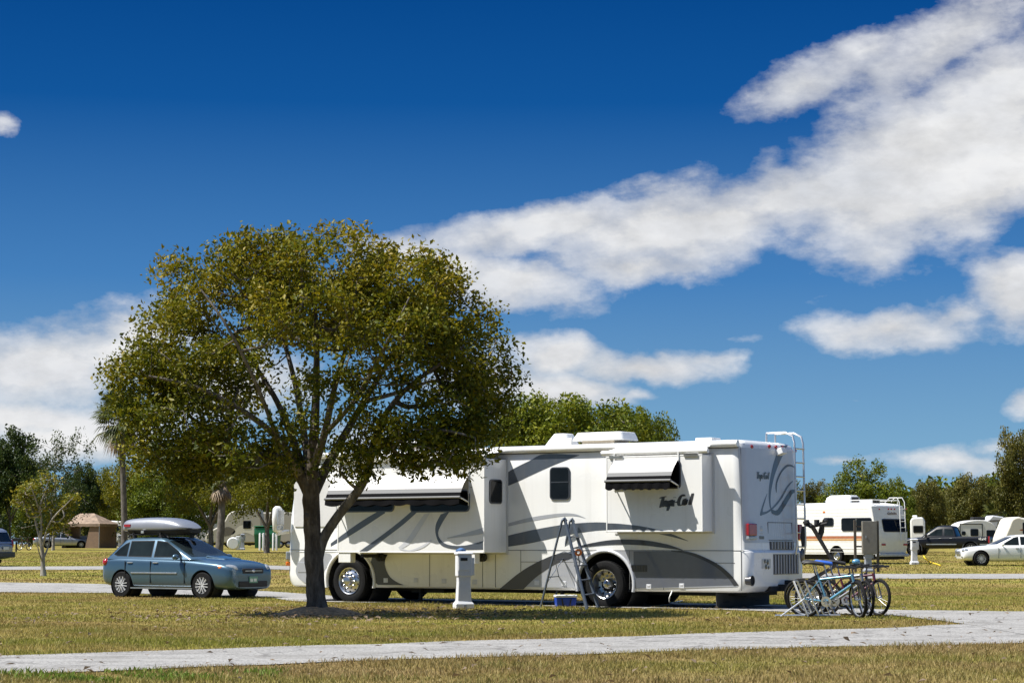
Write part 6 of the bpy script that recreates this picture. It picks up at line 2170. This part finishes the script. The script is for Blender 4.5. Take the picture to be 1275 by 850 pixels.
# ------------------------------------------------------------------ left background
# canopy tent
Y = 190.0
p = stand(77, Y); s = F / Y
t = thing('canopy_tent', 'brown canopy tent with a peaked pinkish roof on the far left lawn', 'tent', p, R(-16))
W_, D_, he, hp = 3.7, 3.4, 2.2, 3.15
m = MB()
c4 = [(0, 0), (W_, 0), (W_, D_), (0, D_)]
ridge = [(.9, D_ / 2, hp), (W_ - 1.4, D_ / 2, hp)]
m.add([(x - .1 * (1 if x == 0 else -1), y + (-.1 if y == 0 else .1), he) for x, y in c4] + ridge, [(0, 1, 5, 4), (1, 2, 5), (2, 3, 4, 5), (3, 0, 4)])
for i in range(4):
    a, b_ = c4[i], c4[(i + 1) % 4]
    n_ = 12
    vs = []
    for k in range(n_ + 1):
        f = k / n_
        x, y = a[0] + (b_[0] - a[0]) * f, a[1] + (b_[1] - a[1]) * f
        x += -.1 if x < .05 else (.1 if x > W_ - .05 else 0); y += -.1 if y < .05 else (.1 if y > D_ - .05 else 0)
        vs += [(x, y, he), (x, y, he - .22 - .06 * abs(math.sin(f * PI * 5)))]
    m.add(vs, [(2 * k, 2 * k + 1, 2 * k + 3, 2 * k + 2) for k in range(n_)])
m.build('roof', MAT['canvas_roof'], t)
m = MB(); m.add([(0, .02, 0), (0, D_, 0), (0, D_, he), (0, .02, he)], [(0, 1, 2, 3)]); m.build('side_wall', MAT['canvas'], t)
m = MB(); m.add([(W_, .02, 0), (W_, D_, 0), (W_, D_, he), (W_, .02, he)], [(0, 1, 2, 3)]); m.build('side_wall', MAT['canvas'], t)
m = MB(); m.add([(0, D_, 0), (W_, D_, 0), (W_, D_, 1.0), (0, D_, 1.0)], [(0, 1, 2, 3)]); m.build('back_wall', MAT['canvas'], t)
m = MB(); m.add([(W_ - 1.4, .03, 0), (W_, .03, 0), (W_, .03, he), (W_ - .9, .03, he)], [(0, 1, 2, 3)]); m.build('front_flap', MAT['canvas'], t)
m = MB(); m.add([(0, .03, 0), (.35, .03, 0), (.9, .03, he), (0, .03, he)], [(0, 1, 2, 3)]); m.build('front_flap', MAT['canvas'], t)
for x, y in c4: MB().tube([(x, y, 0), (x, y, he)], .03, 6).build('pole', MAT['steel'], t)
q = thing('folding_table', 'pale folding table inside the brown tent', 'table', p + Vector((1.7, 1.2, 0)), R(-16))
MB().box((0, 0, .72), (1.4, .7, .05)).build('tabletop', MAT['white_plastic'], q)
MB().box((.1, 0, .95), (.7, .4, .4)).build('storage_bin', MAT['pale_grey'], q, bevel=.05)
for x in (-.6, .6):
    for y in (-.28, .28): MB().tube([(x, y, 0), (x, y, .7)], .02, 6).build('leg', MAT['steel'], q)

# park grill
p = stand(20, 150)
t = thing('park_grill', 'black park grill on a post beside the minivan', 'grill', p)
MB().tube([(0, 0, 0), (0, 0, .75)], .06, 8).build('post', MAT['dark'], t)
MB().box((0, 0, .88), (.55, .4, .22)).build('firebox', MAT['dark'], t, bevel=.02)
m = MB()
for i in range(6): m.tube([(-.25 + i * .1, -.2, 1.0), (-.25 + i * .1, .2, 1.0)], .01, 4)
m.build('grate', MAT['steel'], t)

# dumpster, bollards, tank
Y = 169.0; p = stand(333, Y); s = F / Y
t = thing('dumpster', 'green steel dumpster under the trees left of the motorhome mirror', 'dumpster', p)
rings = [[(x * w, y * d, z) for x, y in ((-1, -1), (1, -1), (1, 1), (-1, 1))] for z, w, d in ((.15, .92, .7), (1.25, .98, .85), (1.75, .98, .80))]
MB().loft(rings).build('bin', MAT['dumpster'], t)
MB().box((0, 0, 1.80), (2.0, 1.7, .08), rot=Matrix.Rotation(R(-6), 3, 'X')).build('lid', MAT['dumpster'], t, bevel=.03)
for x in (-.75, -.25, .25, .75): MB().box((x, -.84, .8), (.06, .06, 1.1), rot=Matrix.Rotation(R(7), 3, 'X')).build('rib', MAT['dumpster'], t)
for s_ in (-1, 1):
    MB().box((s_ * 1.0, 0, 1.2), (.08, 1.0, .14)).build('fork_pocket', MAT['dumpster'], t)
proto = None
for k, px in enumerate((323.5, 327.8, 340.2, 344.2)):
    lab = ('white bollard leftmost of the four before the dumpster', 'white bollard second from left of the four before the dumpster', 'white bollard third from left of the four before the dumpster', 'white bollard nearest the motorhome mirror, before the dumpster')[k]
    if proto is None:
        o = MB().lathe([(.001, 0), (.085, 0), (.085, 1.28), (.06, 1.35), (.001, 1.37)], n=14).build('bollard', MAT['white_plastic'], None, smooth=40); proto = o
    else:
        o = proto.copy(); COL.objects.link(o)
    o.location = stand(px, 165)
    tag(o, lab, 'bollard', 'white bollards in front of the dumpster')
p = stand(333.5, 165.5)
t = thing('hydrant', 'small red hydrant between the white bollards', 'hydrant', p)
MB().lathe([(.001, 0), (.13, 0), (.11, .08), (.10, .75), (.14, .78), (.14, .84), (.10, .95), (.001, 1.0)], n=14).build('barrel', MAT['red_lens'], t, smooth=40)
MB().tube([(-.2, 0, .6), (.2, 0, .6)], .06, 8).build('outlet', MAT['red_lens'], t)
p = stand(290.5, 169)
t = thing('water_tank', 'round white tank on the grass behind the hatchback bonnet', 'tank', p)
MB().lathe([(.001, -.35), (.42, -.35), (.5, -.25), (.5, .25), (.42, .35), (.001, .35)], (0, 0, .52), 'Y', 20).build('drum', MAT['white_plastic'], t, smooth=40)
MB().box((.38, 0, .55), (.35, .5, 1.1)).build('box', MAT['white_plastic'], t, bevel=.05)
# ------------------------------------------------------------------ sky, sun, camera
SUN_EL = R(56.5)
SUN_DIR = Vector((-.99 * math.cos(SUN_EL), -.141 * math.cos(SUN_EL), math.sin(SUN_EL))).normalized()
sun = bpy.data.lights.new('sun', 'SUN'); sun.energy = 4.2; sun.angle = R(.53); sun.color = (1, .965, .895)
so = bpy.data.objects.new('sun', sun); COL.objects.link(so)
so.rotation_euler = SUN_DIR.to_track_quat('Z', 'Y').to_euler()
so.location = (0, 0, 60)

w = bpy.data.worlds.new('World'); scene.world = w; w.use_nodes = True
t = NT(w)
tc = t.n('ShaderNodeTexCoord')
sky = t.n('ShaderNodeTexSky'); sky.sky_type = 'NISHITA'; sky.sun_disc = False
sky.sun_elevation = SUN_EL; sky.sun_rotation = math.atan2(SUN_DIR.x, SUN_DIR.y); sky.altitude = 0; sky.air_density = 1.0; sky.dust_density = .3; sky.ozone_density = 2.0
sep = t.n('ShaderNodeSeparateXYZ'); t.l(tc.outputs['Generated'], sep.inputs[0])
dx, dy, dz = sep.outputs
az = t.math('ARCTAN2', dx, dy)
hyp = t.math('SQRT', t.math('ADD', t.math('MULTIPLY', dx, dx), t.math('MULTIPLY', dy, dy)))
el = t.math('ARCTAN2', dz, hyp)
cmb = t.n('ShaderNodeCombineXYZ'); t.l(az, cmb.inputs[0]); t.l(el, cmb.inputs[1])
AE = cmb.outputs[0]


def ae(px, py):
    r = ray(px, py)
    return math.atan2(r.x, r.y), math.atan2(r.z, math.hypot(r.x, r.y))


# deep polarised blue of a clear dry day: deepens the sky texture with height above the horizon
grad = t.ramp(t.math('DIVIDE', el, .30), [(0.0, (.27, .45, .61)), (.16, (.19, .39, .60)), (.42, (.060, .215, .50)), (.70, (.006, .092, .33)), (.95, (.0005, .052, .235))])
nish = t.n('ShaderNodeVectorMath', operation='SCALE'); t.l(sky.outputs[0], nish.inputs[0]); nish.inputs['Scale'].default_value = .09
SKYGAIN = .52
gs = t.n('ShaderNodeVectorMath', operation='SCALE'); t.l(grad, gs.inputs[0]); gs.inputs['Scale'].default_value = SKYGAIN
high = t.ramp(el, [(.30, 0.0), (.65, 1.0)])
blue = t.mix(high, gs.outputs[0], nish.outputs[0])

# clouds, by compass bearing and elevation
blobs = [  # px, py, half width, half height, tilt (deg, ccw up), strength
    (1010, 250, 430, 62, 9, 1.15), (1160, 215, 260, 110, 18, 1.2), (680, 285, 190, 40, 4, 1.1), (880, 275, 260, 62, 8, 1.15), (640, 345, 130, 42, -8, .95), (800, 325, 190, 34, 2, .9),
    (1240, 140, 150, 110, 30, 1.0), (1010, 112, 125, 42, 22, .74), (1180, 55, 200, 75, 28, .82), (1075, 70, 130, 46, 24, .66), (540, 318, 120, 28, -8, .9),
    (1110, 400, 150, 34, -4, 1.0), (1275, 365, 85, 60, -10, 1.05), (1190, 385, 90, 30, 5, .8),
    (690, 438, 75, 34, -4, 1.0), (800, 455, 120, 30, 0, 1.0), (870, 445, 70, 20, 10, .7), (690, 485, 120, 32, -6, 1.0), (610, 470, 120, 60, 0, .8), (780, 492, 50, 14, 0, .7),
    (60, 445, 210, 75, 8, 1.1), (150, 420, 140, 70, 12, 1.0), (40, 520, 200, 36, 0, .95), (110, 540, 160, 44, 10, .9), (300, 480, 200, 60, 5, .8),
    (0, 158, 38, 20, -12, .50), (1275, 490, 40, 24, 20, .8), (1180, 572, 170, 22, -3, .66), (1040, 571, 90, 13, 0, .58), (1240, 550, 80, 22, 10, .52), (1200, 582, 130, 12, 4, .5),
    (1060, 483, 24, 8, 0, .4), (930, 410, 60, 14, 0, .4), (460, 545, 150, 40, 0, .6)]
def streaky(vec):
    mp = t.n('ShaderNodeMapping'); mp.inputs['Rotation'].default_value = (0, 0, R(-13)); mp.inputs['Scale'].default_value = (.62, 1.15, 1); t.l(vec, mp.inputs[0])
    return t.math('ADD', t.math('MULTIPLY', t.noise(mp.outputs[0], 10.0, 10, .60), .76), t.math('MULTIPLY', t.noise(mp.outputs[0], 40.0, 9, .62), .24))


fine = streaky(AE)
warpn = t.noise(AE, 5.0, 4, .55, out=1)
wv = t.n('ShaderNodeVectorMath', operation='SCALE'); sb = t.n('ShaderNodeVectorMath', operation='SUBTRACT')
t.l(warpn, sb.inputs[0]); sb.inputs[1].default_value = (.5, .5, .5)
t.l(sb.outputs[0], wv.inputs[0]); wv.inputs['Scale'].default_value = .045
ad = t.n('ShaderNodeVectorMath', operation='ADD'); t.l(AE, ad.inputs[0]); t.l(wv.outputs[0], ad.inputs[1])
# second, finer warp for ragged edges
w2 = t.noise(AE, 26.0, 6, .6, out=1)
sb2 = t.n('ShaderNodeVectorMath', operation='SUBTRACT'); t.l(w2, sb2.inputs[0]); sb2.inputs[1].default_value = (.5, .5, .5)
wv2 = t.n('ShaderNodeVectorMath', operation='MULTIPLY'); t.l(sb2.outputs[0], wv2.inputs[0]); wv2.inputs[1].default_value = (.022, .016, 0)
ad2 = t.n('ShaderNodeVectorMath', operation='ADD'); t.l(ad.outputs[0], ad2.inputs[0]); t.l(wv2.outputs[0], ad2.inputs[1])
field = None
for px, py, wx, wy, rot, stg in blobs:
    a, e = ae(px, py)
    mp = t.n('ShaderNodeMapping', vector_type='TEXTURE')
    mp.inputs['Location'].default_value = (a, e, 0)
    mp.inputs['Rotation'].default_value = (0, 0, R(rot))
    mp.inputs['Scale'].default_value = (wx * 1.42 / F, wy * 1.42 / F, 1)
    t.l(ad2.outputs[0], mp.inputs[0])
    g = t.n('ShaderNodeTexGradient', gradient_type='SPHERICAL'); t.l(mp.outputs[0], g.inputs[0])
    v = t.math('MULTIPLY', g.outputs['Fac'], stg)
    field = v if field is None else t.math('SMOOTH_MAX', field, v)
    if field is not v: field.node.inputs[2].default_value = .12
field = t.math('MAXIMUM', t.math('SUBTRACT', field, .075), 0)
amp = t.math('MULTIPLY', t.math('MINIMUM', t.math('MULTIPLY', field, 5.0), 1.0), 1.75)
dens = t.math('ADD', field, t.math('MULTIPLY', t.math('SUBTRACT', fine, .5), amp))
alpha = t.ramp(dens, [(.24, 0.0), (.36, .26), (.48, .64), (.74, 1.0)], 'LINEAR')
shade = t.noise(ad.outputs[0], 9.0, 7, .6)
mpS = t.n('ShaderNodeMapping'); mpS.inputs['Scale'].default_value = (6, 22, 1); t.l(AE, mpS.inputs[0])
str_ = t.noise(mpS.outputs[0], 1.6, 6, .55)
cl = t.ramp(t.math('ADD', t.math('MULTIPLY', shade, .5), t.math('MULTIPLY', str_, .5)), [(.34, (.52, .545, .59)), (.50, (.61, .62, .64)), (.62, (.70, .70, .70))])
adS = t.n('ShaderNodeVectorMath', operation='ADD'); t.l(AE, adS.inputs[0]); adS.inputs[1].default_value = (-.007, .013, 0)
fine2 = streaky(adS.outputs[0])
relief = t.math('MULTIPLY', t.math('SUBTRACT', fine, fine2), 1.3)
relief = t.math('ADD', 1.0, t.math('MINIMUM', t.math('MAXIMUM', relief, -.15), .12))
cl2 = t.n('ShaderNodeVectorMath', operation='SCALE'); t.l(cl, cl2.inputs[0]); t.l(relief, cl2.inputs['Scale'])
cl = cl2.outputs[0]
cs = t.n('ShaderNodeVectorMath', operation='SCALE'); t.l(cl, cs.inputs[0]); cs.inputs['Scale'].default_value = .60
skyc = t.mix(alpha, blue, cs.outputs[0])
bg = t.n('ShaderNodeBackground'); t.l(skyc, bg.inputs[0]); bg.inputs[1].default_value = 1.0
wo = t.n('ShaderNodeOutputWorld'); t.l(bg.outputs[0], wo.inputs[0])

cam = bpy.data.cameras.new('camera'); co = bpy.data.objects.new('camera', cam); COL.objects.link(co)
co.location = EYE; co.rotation_euler = (PI / 2 + TILT, 0, 0)
cam.sensor_fit = 'HORIZONTAL'; cam.sensor_width = 36; cam.lens = F / 1275 * 36
cam.clip_end = 6000; cam.clip_start = .1
scene.camera = co
scene.view_settings.view_transform = 'Standard'; scene.view_settings.look = 'None'
scene.view_settings.exposure = 0.95; scene.view_settings.gamma = 1
scene.cycles.max_bounces = 6; scene.cycles.diffuse_bounces = 3; scene.cycles.glossy_bounces = 3; scene.cycles.transparent_max_bounces = 8; scene.cycles.transmission_bounces = 4
scene.cycles.sample_clamp_indirect = 6
scene.cycles.use_denoising = True
